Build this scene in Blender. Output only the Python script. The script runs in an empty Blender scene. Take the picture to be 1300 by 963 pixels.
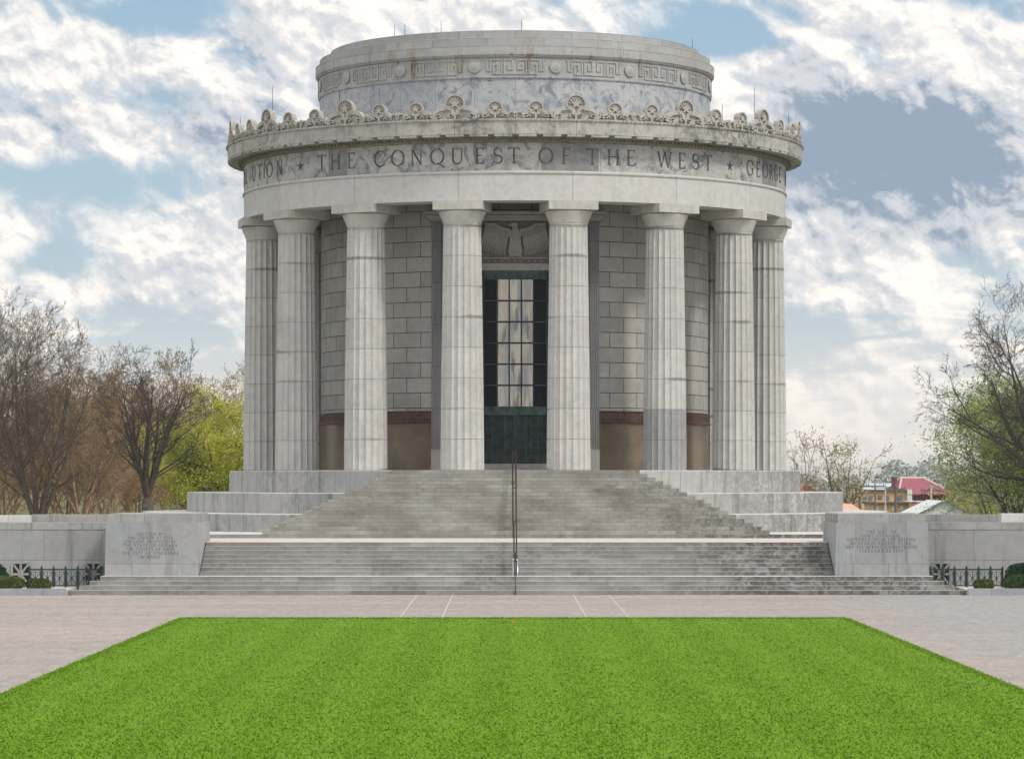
import bpy, math, random
from math import sin, cos, pi, radians, sqrt, atan2
from mathutils import Vector, Matrix, noise
random.seed(7)
S = bpy.context.scene
COL = S.collection
F = 4218.0; CX, CY, CZ = -0.4, -160.3, 4.4      # focal length in photo pixels, camera position
VX, VY = 643.0, 608.0                            # where the camera axis meets the photo
EXPO = 0.22

# ------------------------------------------------------------------ helpers
class MB:
    """collects geometry for ONE mesh, with a UV map measured in metres"""
    def __init__(s): s.v=[]; s.f=[]; s.uv=[]; s.mi=[]
    def quad(s, pts, uvs=None, mi=0):
        b=len(s.v); s.v+= [tuple(p) for p in pts]; s.f.append(tuple(range(b,b+len(pts))))
        if uvs is None: uvs=[(p[0],p[2]) for p in pts]
        s.uv.append(uvs); s.mi.append(mi)
    def box(s, x0,x1,y0,y1,z0,z1, mi=0, M=None, tx=0.0):
        """axis box; tx insets the top in x and y (batter); M optional matrix"""
        a=[(x0,y0,z0),(x1,y0,z0),(x1,y1,z0),(x0,y1,z0),(x0+tx,y0+tx,z1),(x1-tx,y0+tx,z1),(x1-tx,y1-tx,z1),(x0+tx,y1-tx,z1)]
        fs=[((0,1,5,4),'xz'),((1,2,6,5),'yz'),((2,3,7,6),'xz'),((3,0,4,7),'yz'),((4,5,6,7),'xy'),((3,2,1,0),'xy')]
        for idx,pl in fs:
            p=[a[i] for i in idx]
            uv=[((q[0],q[2]) if pl=='xz' else (q[1]+.37,q[2]) if pl=='yz' else (q[0],q[1])) for q in p]
            if M is not None: p=[tuple(M@Vector(q)) for q in p]
            s.quad(p,uv,mi)
    def tube(s, pts, rad, sides=6, cap=True, mi=0):
        pts=[Vector(p) for p in pts]; n=len(pts)
        if not isinstance(rad,(list,tuple)): rad=[rad]*n
        b=len(s.v)
        up=None
        for i in range(n):
            d=(pts[min(i+1,n-1)]-pts[max(i-1,0)])
            if d.length<1e-9: d=Vector((0,0,1))
            d.normalize()
            if up is None:
                up=Vector((1,0,0)) if abs(d.x)<.8 else Vector((0,1,0))
            a=d.cross(up)
            if a.length<1e-6: a=d.cross(Vector((0,1,0.01)))
            a.normalize(); c=a.cross(d).normalized(); up=c
            for k in range(sides):
                t=2*pi*k/sides
                q=pts[i]+(a*cos(t)+c*sin(t))*rad[i]; s.v.append((q.x,q.y,q.z))
        for i in range(n-1):
            for k in range(sides):
                k2=(k+1)%sides
                s.f.append((b+i*sides+k,b+i*sides+k2,b+(i+1)*sides+k2,b+(i+1)*sides+k))
                s.uv.append([(k/sides,i),((k+1)/sides,i),((k+1)/sides,i+1),(k/sides,i+1)]); s.mi.append(mi)
        if cap:
            for e in (0,n-1):
                f=tuple(b+e*sides+k for k in range(sides)); s.f.append(f); s.uv.append([(0,0)]*sides); s.mi.append(mi)
    def lathe(s, prof, n=256, t0=-pi, t1=pi, mi=0, mif=None, rf=None):
        """prof: list of (r,z); angle 0 faces the camera (-Y), positive to +X. rf(theta,r,z) modulates the radius"""
        m=len(prof); b=len(s.v); closed=abs((t1-t0)-2*pi)<1e-6
        cnt=n if closed else n+1
        for i in range(cnt):
            t=t0+(t1-t0)*i/n
            for r,z in prof:
                rr=rf(t,r,z) if rf else r
                s.v.append((rr*sin(t),-rr*cos(t),z))
        ln=[0]
        for j in range(1,m): ln.append(ln[-1]+sqrt((prof[j][0]-prof[j-1][0])**2+(prof[j][1]-prof[j-1][1])**2))
        for i in range(n):
            i2=(i+1)%cnt; ta=t0+(t1-t0)*i/n; tb=t0+(t1-t0)*(i+1)/n
            for j in range(m-1):
                R=max(prof[j][0],prof[j+1][0])
                vert=abs(prof[j][1]-prof[j+1][1])>1e-4
                va,vb=(prof[j][1],prof[j+1][1]) if vert else (prof[j][0],prof[j+1][0])
                s.f.append((b+i*m+j,b+i2*m+j,b+i2*m+j+1,b+i*m+j+1))
                s.uv.append([(ta*R,va),(tb*R,va),(tb*R,vb),(ta*R,vb)])
                s.mi.append(mif((ta+tb)/2,(prof[j][1]+prof[j+1][1])/2) if mif else mi)
    def prism(s, poly, y0, y1, mi=0, M=None):
        """poly in the xz plane, extruded from y0 (front) to y1"""
        P=[Vector((x,y0,z)) for x,z in poly]; Q=[Vector((x,y1,z)) for x,z in poly]
        if M is not None: P=[M@p for p in P]; Q=[M@p for p in Q]
        uv=[(x,z) for x,z in poly]
        s.quad(P,uv,mi); s.quad(Q[::-1],uv[::-1],mi)
        n=len(poly)
        for i in range(n):
            j=(i+1)%n; s.quad([P[j],P[i],Q[i],Q[j]],[uv[j],uv[i],uv[i],uv[j]],mi)
    def ribbon(s, pts, w, y0, y1, M=None, mi=0):
        """flat stroke along pts (x,z) with widths w, extruded y0..y1"""
        n=len(pts)
        if not isinstance(w,(list,tuple)): w=[w]*n
        L=[];R=[]
        for i in range(n):
            a=pts[max(i-1,0)]; c=pts[min(i+1,n-1)]
            dx,dz=c[0]-a[0],c[1]-a[1]; l=sqrt(dx*dx+dz*dz) or 1
            nx,nz=-dz/l*w[i]/2,dx/l*w[i]/2
            L.append((pts[i][0]+nx,pts[i][1]+nz)); R.append((pts[i][0]-nx,pts[i][1]-nz))
        for i in range(n-1):
            poly=[R[i],R[i+1],L[i+1],L[i]]
            F0=[Vector((x,y0,z)) for x,z in poly]; B0=[Vector((x,y1,z)) for x,z in poly]
            if M is not None: F0=[M@p for p in F0]; B0=[M@p for p in B0]
            s.quad(F0,poly,mi)
            s.quad([F0[1],F0[0],B0[0],B0[1]],None,mi); s.quad([F0[3],F0[2],B0[2],B0[3]],None,mi)
            if i==0: s.quad([F0[0],F0[3],B0[3],B0[0]],None,mi)
            if i==n-2: s.quad([F0[2],F0[1],B0[1],B0[2]],None,mi)
    def build(s, name, mats, parent=None, smooth=False, loc=None):
        me=bpy.data.meshes.new(name); me.from_pydata(s.v,[],s.f)
        if not isinstance(mats,(list,tuple)): mats=[mats]
        for m in mats: me.materials.append(m)
        uvl=me.uv_layers.new(name='UVMap')
        flat=[c for u in s.uv for q in u for c in (q[0],q[1])]
        uvl.data.foreach_set('uv',flat)
        me.polygons.foreach_set('material_index',s.mi)
        if smooth: me.polygons.foreach_set('use_smooth',[True]*len(s.f))
        me.update()
        return link(name,me,parent,loc)
def link(name, me, parent=None, loc=None):
    o=bpy.data.objects.new(name,me); COL.objects.link(o)
    if parent is not None: o.parent=parent
    if loc: o.location=loc
    return o
def tag(o,label=None,cat=None,group=None,kind=None):
    if label: o['label']=label
    if cat: o['category']=cat
    if group: o['group']=group
    if kind: o['kind']=kind
    return o
def thing(name,label,cat,loc=(0,0,0),rz=0,group=None):
    o=bpy.data.objects.new(name,None); COL.objects.link(o); o.location=loc; o.rotation_euler=(0,0,rz)
    o.empty_display_size=.5
    return tag(o,label,cat,group)
def copy_tree(o,parent=None):
    c=o.copy(); COL.objects.link(c)
    if parent is not None: c.parent=parent
    for ch in list(o.children): copy_tree(ch,c)
    return c
def ang(px,R):
    """angle on a ring of radius R (centred on the building) that shows at photo column px"""
    lo,hi=-1.45,1.45
    for _ in range(50):
        m=(lo+hi)/2
        x=VX+F*(R*sin(m)-CX)/(-R*cos(m)-CY)
        if x<px: lo=m
        else: hi=m
    return m

# ------------------------------------------------------------------ materials
def nmat(name):
    m=bpy.data.materials.new(name); m.use_nodes=True
    nt=m.node_tree; nt.nodes.clear()
    out=nt.nodes.new('ShaderNodeOutputMaterial'); b=nt.nodes.new('ShaderNodeBsdfPrincipled')
    nt.links.new(b.outputs[0],out.inputs[0])
    return m,nt,b
def N(nt,t,**k):
    n=nt.nodes.new(t)
    for a,v in k.items():
        if a in ('ins',):
            for i,x in v.items(): n.inputs[i].default_value=x
        else: setattr(n,a,v)
    return n
def noise_n(nt,vec,scale,detail=4,rough=.55,dist=0.0):
    n=N(nt,'ShaderNodeTexNoise',ins={'Scale':scale,'Detail':detail,'Roughness':rough,'Distortion':dist}); nt.links.new(vec,n.inputs['Vector']); return n.outputs['Fac']
def ramp(nt,fac,a,b,ca=0.0,cb=1.0,smooth=True):
    n=N(nt,'ShaderNodeMapRange'); n.interpolation_type='SMOOTHSTEP' if smooth else 'LINEAR'
    for i,x in zip(('From Min','From Max','To Min','To Max'),(a,b,ca,cb)): n.inputs[i].default_value=x
    nt.links.new(fac,n.inputs['Value']); return n.outputs[0]
def mix(nt,fac,a,b,blend='MIX'):
    n=N(nt,'ShaderNodeMix',data_type='RGBA',blend_type=blend)
    if isinstance(fac,(int,float)): n.inputs[0].default_value=fac
    else: nt.links.new(fac,n.inputs[0])
    for i,x in ((6,a),(7,b)):
        if isinstance(x,(tuple,list)): n.inputs[i].default_value=(*x[:3],1)
        else: nt.links.new(x,n.inputs[i])
    return n.outputs[2]
def mth(nt,op,a,b=None,c=None):
    n=N(nt,'ShaderNodeMath',operation=op)
    for i,x in enumerate((a,b,c)):
        if x is None: continue
        if isinstance(x,(int,float)): n.inputs[i].default_value=x
        else: nt.links.new(x,n.inputs[i])
    return n.outputs[0]
def mapped(nt,src,scale=(1,1,1),loc=(0,0,0)):
    n=N(nt,'ShaderNodeMapping'); n.inputs['Scale'].default_value=scale; n.inputs['Location'].default_value=loc
    nt.links.new(src,n.inputs['Vector']); return n.outputs[0]
def simple(name,col,rough=.6,metal=0.0,var=.12,scale=6.0,bump=0.0,spec=.4):
    m,nt,b=nmat(name); tc=N(nt,'ShaderNodeTexCoord')
    f=noise_n(nt,tc.outputs['Object'],scale,5)
    c=mix(nt,ramp(nt,f,.3,.7),[x*(1-var) for x in col],[min(1,x*(1+var)) for x in col])
    nt.links.new(c,b.inputs['Base Color']); b.inputs['Roughness'].default_value=rough; b.inputs['Metallic'].default_value=metal
    b.inputs['Specular IOR Level'].default_value=spec
    if bump:
        bp=N(nt,'ShaderNodeBump',ins={'Strength':bump,'Distance':.02}); nt.links.new(noise_n(nt,tc.outputs['Object'],scale*6,4),bp.inputs['Height']); nt.links.new(bp.outputs[0],b.inputs['Normal'])
    return m
def xm(nt,ob,ab):
    sp=N(nt,'ShaderNodeSeparateXYZ'); nt.links.new(ob,sp.inputs[0])
    return ramp(nt,mth(nt,'ADD',sp.outputs[0],mth(nt,'MULTIPLY',noise_n(nt,ob,.5,4),4)),ab[0]+2,ab[1]+2)
def stone(name,c1,c2,bw=1.5,bh=.7,mortar=.012,off=.5,uo=0.0,vo=0.0,joint=(.12,.12,.115),streak=.3,streak_col=(.12,.12,.11),cloud=.0,
          cloud_col=(.2,.23,.27),streak_s=1.6,rough=.75,grime=0.0,bias=0.0,bump=.25,zs=.13,objrand=False,warm=0.12,rust=0.0,bands=0.0,patch=None,jfade=.85,xmask=None):
    c1=tuple(x*.86 for x in c1); c2=tuple(x*.86 for x in c2)
    m,nt,b=nmat(name); tc=N(nt,'ShaderNodeTexCoord'); L=nt.links
    uv=mapped(nt,tc.outputs['UV'],(1,1,1),(uo,vo,0)); ob=tc.outputs['Object']
    if objrand:
        oi=N(nt,'ShaderNodeObjectInfo'); add=N(nt,'ShaderNodeVectorMath',operation='ADD'); cx=N(nt,'ShaderNodeCombineXYZ')
        L.new(mth(nt,'MULTIPLY',oi.outputs['Random'],97.0),cx.inputs[0]); L.new(mth(nt,'MULTIPLY',oi.outputs['Random'],53.0),cx.inputs[1])
        L.new(ob,add.inputs[0]); L.new(cx.outputs[0],add.inputs[1]); obn=add.outputs[0]
    else: obn=ob
    br=N(nt,'ShaderNodeTexBrick',offset=off,offset_frequency=2,squash=1.0)
    for i,x in (('Color1',(*c1,1)),('Color2',(*c2,1)),('Mortar',(*joint,1)),('Scale',1.0),('Mortar Size',mortar),('Mortar Smooth',.3),('Bias',bias),('Brick Width',bw),('Row Height',bh)): br.inputs[i].default_value=x
    L.new(uv,br.inputs['Vector'])
    f=mix(nt,jfade,c1,br.outputs['Color']) if jfade<1 else br.outputs['Color']
    # broad tone drift, warm and cool
    big=noise_n(nt,obn,.55,5,.6); f=mix(nt,ramp(nt,big,.35,.68,0,warm*2.2),f,(.58,.53,.45),'MULTIPLY') if warm else f
    med=noise_n(nt,obn,2.6,6,.65,.6); f=mix(nt,ramp(nt,med,.35,.75,0,.4),f,(.6,.6,.6),'MULTIPLY')
    if cloud:
        cl=noise_n(nt,mapped(nt,obn,(1,1,1.1)),.85,6,.62,1.1); f=mix(nt,ramp(nt,cl,.47,.66,0,cloud),f,cloud_col)
    if patch:
        pc=noise_n(nt,mapped(nt,obn,(1,1,1),(4,9,2)),patch[0],7,.7,1.4); f=mix(nt,mth(nt,'MULTIPLY',ramp(nt,pc,patch[1],patch[1]+.1,0,patch[2]),1.0) if not xmask else mth(nt,'MULTIPLY',ramp(nt,pc,patch[1],patch[1]+.1,0,patch[2]),xm(nt,ob,xmask)),f,patch[3])
    if streak:
        st=noise_n(nt,mapped(nt,obn,(streak_s,streak_s,zs)),1.6,5,.7); f=mix(nt,ramp(nt,st,.5,.72,0,streak),f,streak_col)
    if grime:
        g=noise_n(nt,obn,.35,4,.6); g2=noise_n(nt,obn,3.5,6,.75)
        gg=mth(nt,'MULTIPLY',ramp(nt,g,.46,.62),ramp(nt,g2,.4,.62)); f=mix(nt,mth(nt,'MULTIPLY',gg,grime),f,(.06,.06,.055))
    if rust:
        sp=N(nt,'ShaderNodeSeparateXYZ'); L.new(ob,sp.inputs[0]); rr=noise_n(nt,mapped(nt,ob,(1.1,1.1,.05),(3,1,0)),1.3,3,.5)
        r2=noise_n(nt,mapped(nt,ob,(1,1,.3)),7,4,.6)
        f=mix(nt,mth(nt,'MULTIPLY',mth(nt,'MULTIPLY',ramp(nt,rr,.6,.66),ramp(nt,r2,.35,.6)),rust),f,(.22,.145,.07))
    if bands:
        su=N(nt,'ShaderNodeSeparateXYZ'); L.new(uv,su.inputs[0]); fr=mth(nt,'FRACT',mth(nt,'DIVIDE',su.outputs[1],bh))
        dj=mth(nt,'MINIMUM',fr,mth(nt,'SUBTRACT',1.0,fr)); dj=mth(nt,'ADD',dj,mth(nt,'MULTIPLY',mth(nt,'SUBTRACT',noise_n(nt,obn,5,4,.7),.5),.08))
        on=ramp(nt,noise_n(nt,mapped(nt,obn,(.25,.25,.8)),1.0,1),.58,.66)
        f=mix(nt,mth(nt,'MULTIPLY',mth(nt,'MULTIPLY',ramp(nt,dj,.075,.035),on),bands),f,(.15,.15,.14))
    fine=noise_n(nt,obn,38,3,.7); f=mix(nt,ramp(nt,fine,.3,.75,0,.25),f,(.5,.5,.5),'MULTIPLY')
    L.new(f,b.inputs['Base Color']); b.inputs['Roughness'].default_value=rough; b.inputs['Specular IOR Level'].default_value=.3
    h=mth(nt,'ADD',mth(nt,'MULTIPLY',br.outputs['Fac'],-1.0),mth(nt,'MULTIPLY',fine,.15))
    bp=N(nt,'ShaderNodeBump',ins={'Strength':bump,'Distance':.03}); L.new(h,bp.inputs['Height']); L.new(bp.outputs[0],b.inputs['Normal'])
    return m

LT=(.60,.60,.585); LT2=(.53,.53,.52)
M={}
R_ARC=13.03
M['column']=stone('column_stone',(.67,.655,.625),(.60,.59,.565),bw=60,off=0,bh=1.36,mortar=.016,vo=-.02,uo=30,bands=.6,streak=.22,objrand=True,cloud=.12,warm=.06,streak_s=2.2,joint=(.22,.215,.2))
M['column_grey']=stone('column_weathered_stone',(.38,.385,.385),(.42,.425,.42),bw=60,off=0,bh=1.36,mortar=.012,uo=30,streak=.35,objrand=True,warm=0)
M['abacus']=stone('abacus_stone',(.64,.62,.58),(.59,.575,.54),bw=40,off=0,bh=40,mortar=0,uo=20,vo=20,streak=.3,objrand=True,cloud=.2)
M['architrave']=stone('architrave_stone',(.67,.66,.635),(.62,.61,.59),bw=R_ARC*radians(22.5),bh=60,off=0,uo=R_ARC*radians(11.25),vo=30,mortar=.012,streak=.12,cloud=.22,cloud_col=(.42,.44,.47),warm=.06)
M['frieze']=stone('frieze_stone',(.58,.56,.525),(.49,.48,.46),bw=R_ARC*radians(11.25),bh=60,off=0,uo=R_ARC*radians(5.6),vo=30,mortar=.01,streak=.18,cloud=.8,cloud_col=(.25,.27,.29),warm=.05,patch=(1.1,.51,.85,(.15,.165,.18)))
M['frieze_dark']=stone('frieze_dark_stone',(.27,.275,.28),(.24,.25,.255),bw=R_ARC*radians(11.25),bh=60,off=0,uo=R_ARC*radians(5.6),vo=30,mortar=.01,streak=.2,warm=0,cloud=.7,cloud_col=(.34,.32,.28),patch=(1.2,.58,.6,(.46,.47,.48)))
M['cornice']=stone('cornice_stone',(.57,.55,.51),(.50,.485,.455),bw=13.81*radians(11.25),bh=60,off=0,vo=30,mortar=.012,streak=.5,streak_s=1.0,cloud=.4,grime=.7,patch=(2.2,.54,.65,(.16,.15,.125)))
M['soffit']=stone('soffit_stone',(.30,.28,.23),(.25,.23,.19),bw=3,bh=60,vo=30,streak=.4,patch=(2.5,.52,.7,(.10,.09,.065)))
M['cresting']=stone('cresting_stone',(.56,.535,.49),(.56,.535,.49),bw=60,off=0,bh=60,uo=30,vo=30,mortar=0,streak=.25,streak_s=3,warm=.25,patch=(3.5,.55,.5,(.22,.215,.2)),bump=.5)
M['attic']=stone('attic_stone',(.53,.54,.55),(.43,.45,.475),bw=9.5*radians(11.25),bh=60,off=0,uo=0,vo=30,mortar=.011,streak=.12,cloud=.9,cloud_col=(.27,.30,.345),warm=.0,patch=(1.4,.51,.85,(.17,.195,.23)))
M['attic_top']=stone('attic_top_stone',(.50,.50,.485),(.41,.415,.41),bw=2.6,bh=.4,off=.5,vo=-.03,mortar=.011,streak=.2,cloud=.5,cloud_col=(.34,.36,.38),warm=.12,rust=.35)
M['fret']=stone('fret_band_stone',(.50,.50,.48),(.45,.45,.44),bw=9.5*radians(11.25)*1.0,bh=60,off=0,uo=.9,vo=30,mortar=.011,streak=.15,cloud=.5,cloud_col=(.32,.35,.39),warm=.15,rust=.9)
M['cella']=stone('ashlar_stone',(.60,.585,.55),(.46,.45,.43),bw=1.5,bh=.69,mortar=.02,vo=-.07,joint=(.10,.095,.085),streak=.12,warm=.1,bump=.5,jfade=1)
M['tier']=stone('base_tier_stone',(.56,.55,.525),(.38,.385,.385),bw=2.6,bh=60,off=0,vo=30,mortar=.015,streak=.85,streak_s=1.5,zs=.05,cloud=.35,cloud_col=(.36,.38,.40),grime=.25,streak_col=(.16,.16,.15),warm=.05,patch=(2.4,.42,.45,(.13,.125,.115)),xmask=(7,12))
M['stair']=stone('stair_stone',(.38,.375,.35),(.25,.26,.255),bw=1.4,bh=.158,off=.5,mortar=.007,joint=(.15,.145,.135),streak=.2,streak_s=.7,zs=1,grime=.45,warm=.2,bump=.3,patch=(2.0,.45,.8,(.07,.07,.065)),xmask=(4.5,10))  # base darkened against the treads: riser shade put into the colour
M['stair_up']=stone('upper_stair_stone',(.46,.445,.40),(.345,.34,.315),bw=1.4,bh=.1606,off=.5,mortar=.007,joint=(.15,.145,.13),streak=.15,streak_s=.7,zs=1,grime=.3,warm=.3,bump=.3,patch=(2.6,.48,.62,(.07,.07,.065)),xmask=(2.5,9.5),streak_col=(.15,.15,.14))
M['tread']=stone('tread_stone',(.80,.79,.76),(.73,.72,.69),bw=1.4,bh=5,mortar=.006,streak=0,grime=.15,warm=.15)  # paler than the risers: skylight on upward faces put into the colour
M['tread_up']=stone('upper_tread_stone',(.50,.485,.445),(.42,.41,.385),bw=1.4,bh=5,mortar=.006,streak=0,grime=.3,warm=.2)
M['landing']=simple('landing_paving',(.54,.475,.43),.85,var=.12,scale=3,bump=.2)
M['pier']=stone('pier_stone',(.44,.44,.43),(.33,.345,.345),bw=1.95,bh=1.62,off=.35,uo=.55,vo=.49,mortar=.009,streak=.5,streak_s=1.3,zs=.12,cloud=.5,cloud_col=(.30,.34,.37),warm=.03)
M['wall']=stone('wing_wall_stone',(.43,.43,.415),(.345,.35,.345),bw=2.3,bh=1.22,off=.4,uo=.3,vo=.02,mortar=.012,streak=.7,streak_s=1.2,zs=.08,cloud=.4,cloud_col=(.28,.31,.34),warm=.04)
M['coping']=stone('coping_stone',(.46,.46,.445),(.35,.355,.35),bw=2.4,bh=60,off=0,vo=30,mortar=.01,streak=.6,streak_s=1.5,zs=.1,grime=.3)
M['dado']=simple('polished_brown_granite',(.175,.132,.088),.3,var=.25,scale=.8)
M['dado_band']=simple('red_brown_fret_band',(.085,.045,.035),.45,var=.5,scale=9)
M['portal']=stone('portal_stone',(.44,.43,.40),(.38,.37,.35),bw=40,off=0,bh=1.9,uo=20,mortar=.01,streak=.2)
M['portal_carved']=stone('portal_carved_stone',(.24,.25,.255),(.22,.23,.235),bw=.11,bh=1.9,mortar=.025,joint=(.1,.1,.1),streak=.2)
M['relief']=stone('relief_stone',(.41,.39,.355),(.41,.39,.355),bw=40,off=0,bh=40,uo=20,vo=20,mortar=0,streak=.15,warm=.1)
M['relief_back']=stone('relief_back_stone',(.25,.24,.215),(.25,.24,.215),bw=40,off=0,bh=40,uo=20,vo=20,mortar=0,streak=.15,warm=.1)  # relief stone darkened: the shade of the recess is in the colour
M['bronze']=simple('green_black_bronze',(.014,.028,.029),.5,.35,var=.6,scale=4)
M['bronze_light']=simple('verdigris_bronze',(.028,.055,.055),.5,.2,var=.6,scale=3)
M['dark']=simple('void_shade',(.01,.012,.014),.8,var=.3)
M['rail']=simple('brown_painted_rail',(.055,.038,.032),.4,.5,var=.3)
M['steel']=simple('bare_steel',(.55,.56,.58),.25,1.0,var=.1)
M['letter']=simple('letter_groove_shade',(.085,.09,.095),.9,var=.35,scale=3)  # raised strokes; the shade of carved grooves is put into their colour
M['letter_pier']=simple('pier_groove_shade',(.07,.075,.08),.9,var=.3,scale=3)  # dark tone carries the shade of the cut letters
M['fence']=simple('dark_green_iron',(.02,.045,.045),.45,.3,var=.4)
M['kerb']=stone('kerb_stone',(.42,.44,.46),(.36,.38,.40),bw=3,bh=9,off=0,vo=4,mortar=.01,streak=.1,cloud=.4,cloud_col=(.28,.31,.35))
M['bark']=simple('grey_brown_bark',(.115,.09,.066),.9,var=.35,scale=5)
M['bark_warm']=simple('warm_brown_bark',(.27,.175,.10),.9,var=.35,scale=2)
M['bark_dark']=simple('dark_bark',(.075,.06,.048),.9,var=.35,scale=5)
def leafmat(name,c1,c2,tr=.45):
    m,nt,b=nmat(name); tc=N(nt,'ShaderNodeTexCoord')
    c=mix(nt,ramp(nt,noise_n(nt,tc.outputs['Object'],.9,4,.7),.38,.62),c1,c2)
    nt.links.new(c,b.inputs['Base Color']); b.inputs['Roughness'].default_value=.6
    t=N(nt,'ShaderNodeBsdfTranslucent'); nt.links.new(c,t.inputs[0]); ms=N(nt,'ShaderNodeMixShader'); ms.inputs[0].default_value=tr
    nt.links.new(b.outputs[0],ms.inputs[1]); nt.links.new(t.outputs[0],ms.inputs[2])
    out=[n for n in nt.nodes if n.type=='OUTPUT_MATERIAL'][0]; nt.links.new(ms.outputs[0],out.inputs[0])
    return m
M['leaf_lime']=leafmat('lime_spring_leaves',(.36,.42,.035),(.62,.60,.08))
M['leaf_green']=leafmat('green_spring_leaves',(.20,.33,.06),(.48,.54,.15))
M['leaf_olive']=leafmat('olive_buds',(.26,.27,.07),(.42,.38,.12))
M['leaf_rust']=leafmat('rusty_buds',(.36,.15,.06),(.48,.27,.10))
M['leaf_cream']=leafmat('cream_buds',(.50,.46,.24),(.62,.56,.34))
M['leaf_box']=leafmat('boxwood_leaves',(.045,.085,.018),(.10,.14,.03),.2)
M['leaf_dark']=leafmat('dark_shrub_leaves',(.015,.06,.03),(.04,.11,.05),.2)
M['leaf_brown']=leafmat('brown_olive_undergrowth',(.30,.19,.09),(.36,.32,.10),.3)
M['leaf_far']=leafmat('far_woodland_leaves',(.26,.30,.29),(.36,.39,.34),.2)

# ------------------------------------------------------------------ ground
def smooth(a,b,x):
    t=max(0,min(1,(x-a)/(b-a))); return t*t*(3-2*t)
def gz(x,y): return -5.0*smooth(28,110,y)*smooth(-5,30,x) - 5.0*smooth(700,1500,y)*(1-smooth(-5,30,x))
g=MB()
xs=[-6000,-2500,-1000,-400,-200,-100,-60,-30,-10,0,5,10,15,20,25,30,40,60,100,200,400,1000,2500,6000]
ys=[-400,-170,-100,-50,0,28,40,50,60,70,80,90,100,110,150,250,400,700,900,1100,1300,1500,2500,4000,9000]
for i in range(len(xs)-1):
    for j in range(len(ys)-1):
        p=[(xs[a],ys[b],gz(xs[a],ys[b])-.008) for a,b in ((i,j),(i+1,j),(i+1,j+1),(i,j+1))]
        g.quad(p,[(q[0],q[1]) for q in p])
gm,nt,b=nmat('park_ground'); tc=N(nt,'ShaderNodeTexCoord')
c=mix(nt,ramp(nt,noise_n(nt,tc.outputs['Object'],.06,6),.4,.6),(.07,.11,.03),(.12,.10,.06)); nt.links.new(c,b.inputs['Base Color']); b.inputs['Roughness'].default_value=.95
tag(g.build('ground',gm),kind='structure')

# plaza paving (exposed aggregate, pinkish beige)
pm,nt,b=nmat('plaza_aggregate'); tc=N(nt,'ShaderNodeTexCoord'); ob=tc.outputs['Object']
c=mix(nt,ramp(nt,noise_n(nt,ob,.18,6,.6),.35,.65),(.43,.37,.325),(.37,.33,.30))
c=mix(nt,ramp(nt,noise_n(nt,mapped(nt,ob,(.03,.35,1)),1,5,.6),.42,.62,0,.6),c,(.31,.29,.285))
sx=N(nt,'ShaderNodeSeparateXYZ'); nt.links.new(ob,sx.inputs[0])
sd=mth(nt,'ADD',sx.outputs[0],mth(nt,'MULTIPLY',noise_n(nt,ob,.12,4),6))
c=mix(nt,ramp(nt,sd,13,17,0,.8),c,(.34,.335,.33))
c=mix(nt,ramp(nt,noise_n(nt,mapped(nt,ob,(1.6,.5,1),(3,3,0)),1.3,8,.8),.4,.62,0,.7),c,(.74,.72,.70),'MULTIPLY')
c=mix(nt,ramp(nt,noise_n(nt,mapped(nt,ob,(5,1.2,1)),1.5,6,.85),.5,.68,0,.45),c,(.62,.59,.55))
c=mix(nt,ramp(nt,noise_n(nt,ob,6,6,.85),.38,.62,0,.75),c,(.6,.58,.56),'MULTIPLY')
c=mix(nt,ramp(nt,noise_n(nt,ob,.5,5,.7,1),.62,.7,0,.3),c,(.22,.21,.2))
nt.links.new(c,b.inputs['Base Color']); b.inputs['Roughness'].default_value=.85
bp=N(nt,'ShaderNodeBump',ins={'Strength':.3,'Distance':.01}); nt.links.new(noise_n(nt,ob,40,3),bp.inputs['Height']); nt.links.new(bp.outputs[0],b.inputs['Normal'])
g=MB(); g.quad([(-60,-175,0),(60,-175,0),(60,-34.0,0),(-60,-34.0,0)],None); g.uv[-1]=[(0,0)]*4
g.quad([(-16.9,-34.0,0),(16.9,-34.0,0),(16.9,-20,0),(-16.9,-20,0)])
tag(g.build('plaza_pavement',pm),kind='structure')
jm=simple('pale_joint_filler',(.50,.44,.39),.9)
for x in (-3.8,-2.45,2.15,3.5):
    g=MB(); g.box(x-.02,x+.02,-55.3,-33.75,-.01,.004); tag(g.build('pavement_joint',jm),kind='structure')
lm,nt,b=nmat('lawn_turf'); tc=N(nt,'ShaderNodeTexCoord'); ob=tc.outputs['Object']
sx=N(nt,'ShaderNodeSeparateXYZ'); nt.links.new(ob,sx.inputs[0])
def turfcol(nt,ob,xo,k=1.0):
    w=mth(nt,'SINE',mth(nt,'MULTIPLY',mth(nt,'ADD',xo,mth(nt,'MULTIPLY',noise_n(nt,ob,.4,2),.5)),3.3))
    c=mix(nt,ramp(nt,w,-.5,.5),(.122*k,.225*k,.014*k),(.138*k,.243*k,.018*k))
    c=mix(nt,ramp(nt,noise_n(nt,mapped(nt,ob,(.3,.3,1)),1.1,7,.7),.4,.65,0,.4),c,(.10*k,.205*k,.010*k))
    c=mix(nt,ramp(nt,noise_n(nt,mapped(nt,ob,(.8,.2,1)),4.2,6,.7),.5,.75,0,.35),c,(.20*k,.33*k,.03*k))
    return c
nt.links.new(turfcol(nt,ob,sx.outputs[0]),b.inputs['Base Color']); b.inputs['Roughness'].default_value=.9; b.inputs['Specular IOR Level'].default_value=.1
bp=N(nt,'ShaderNodeBump',ins={'Strength':.8,'Distance':.05}); nt.links.new(noise_n(nt,mapped(nt,ob,(1,.35,1)),14,5,.7),bp.inputs['Height']); nt.links.new(bp.outputs[0],b.inputs['Normal'])
LX0,LX1,LY0,LY1=-10.63,10.27,-130.0,-55.4
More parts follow.
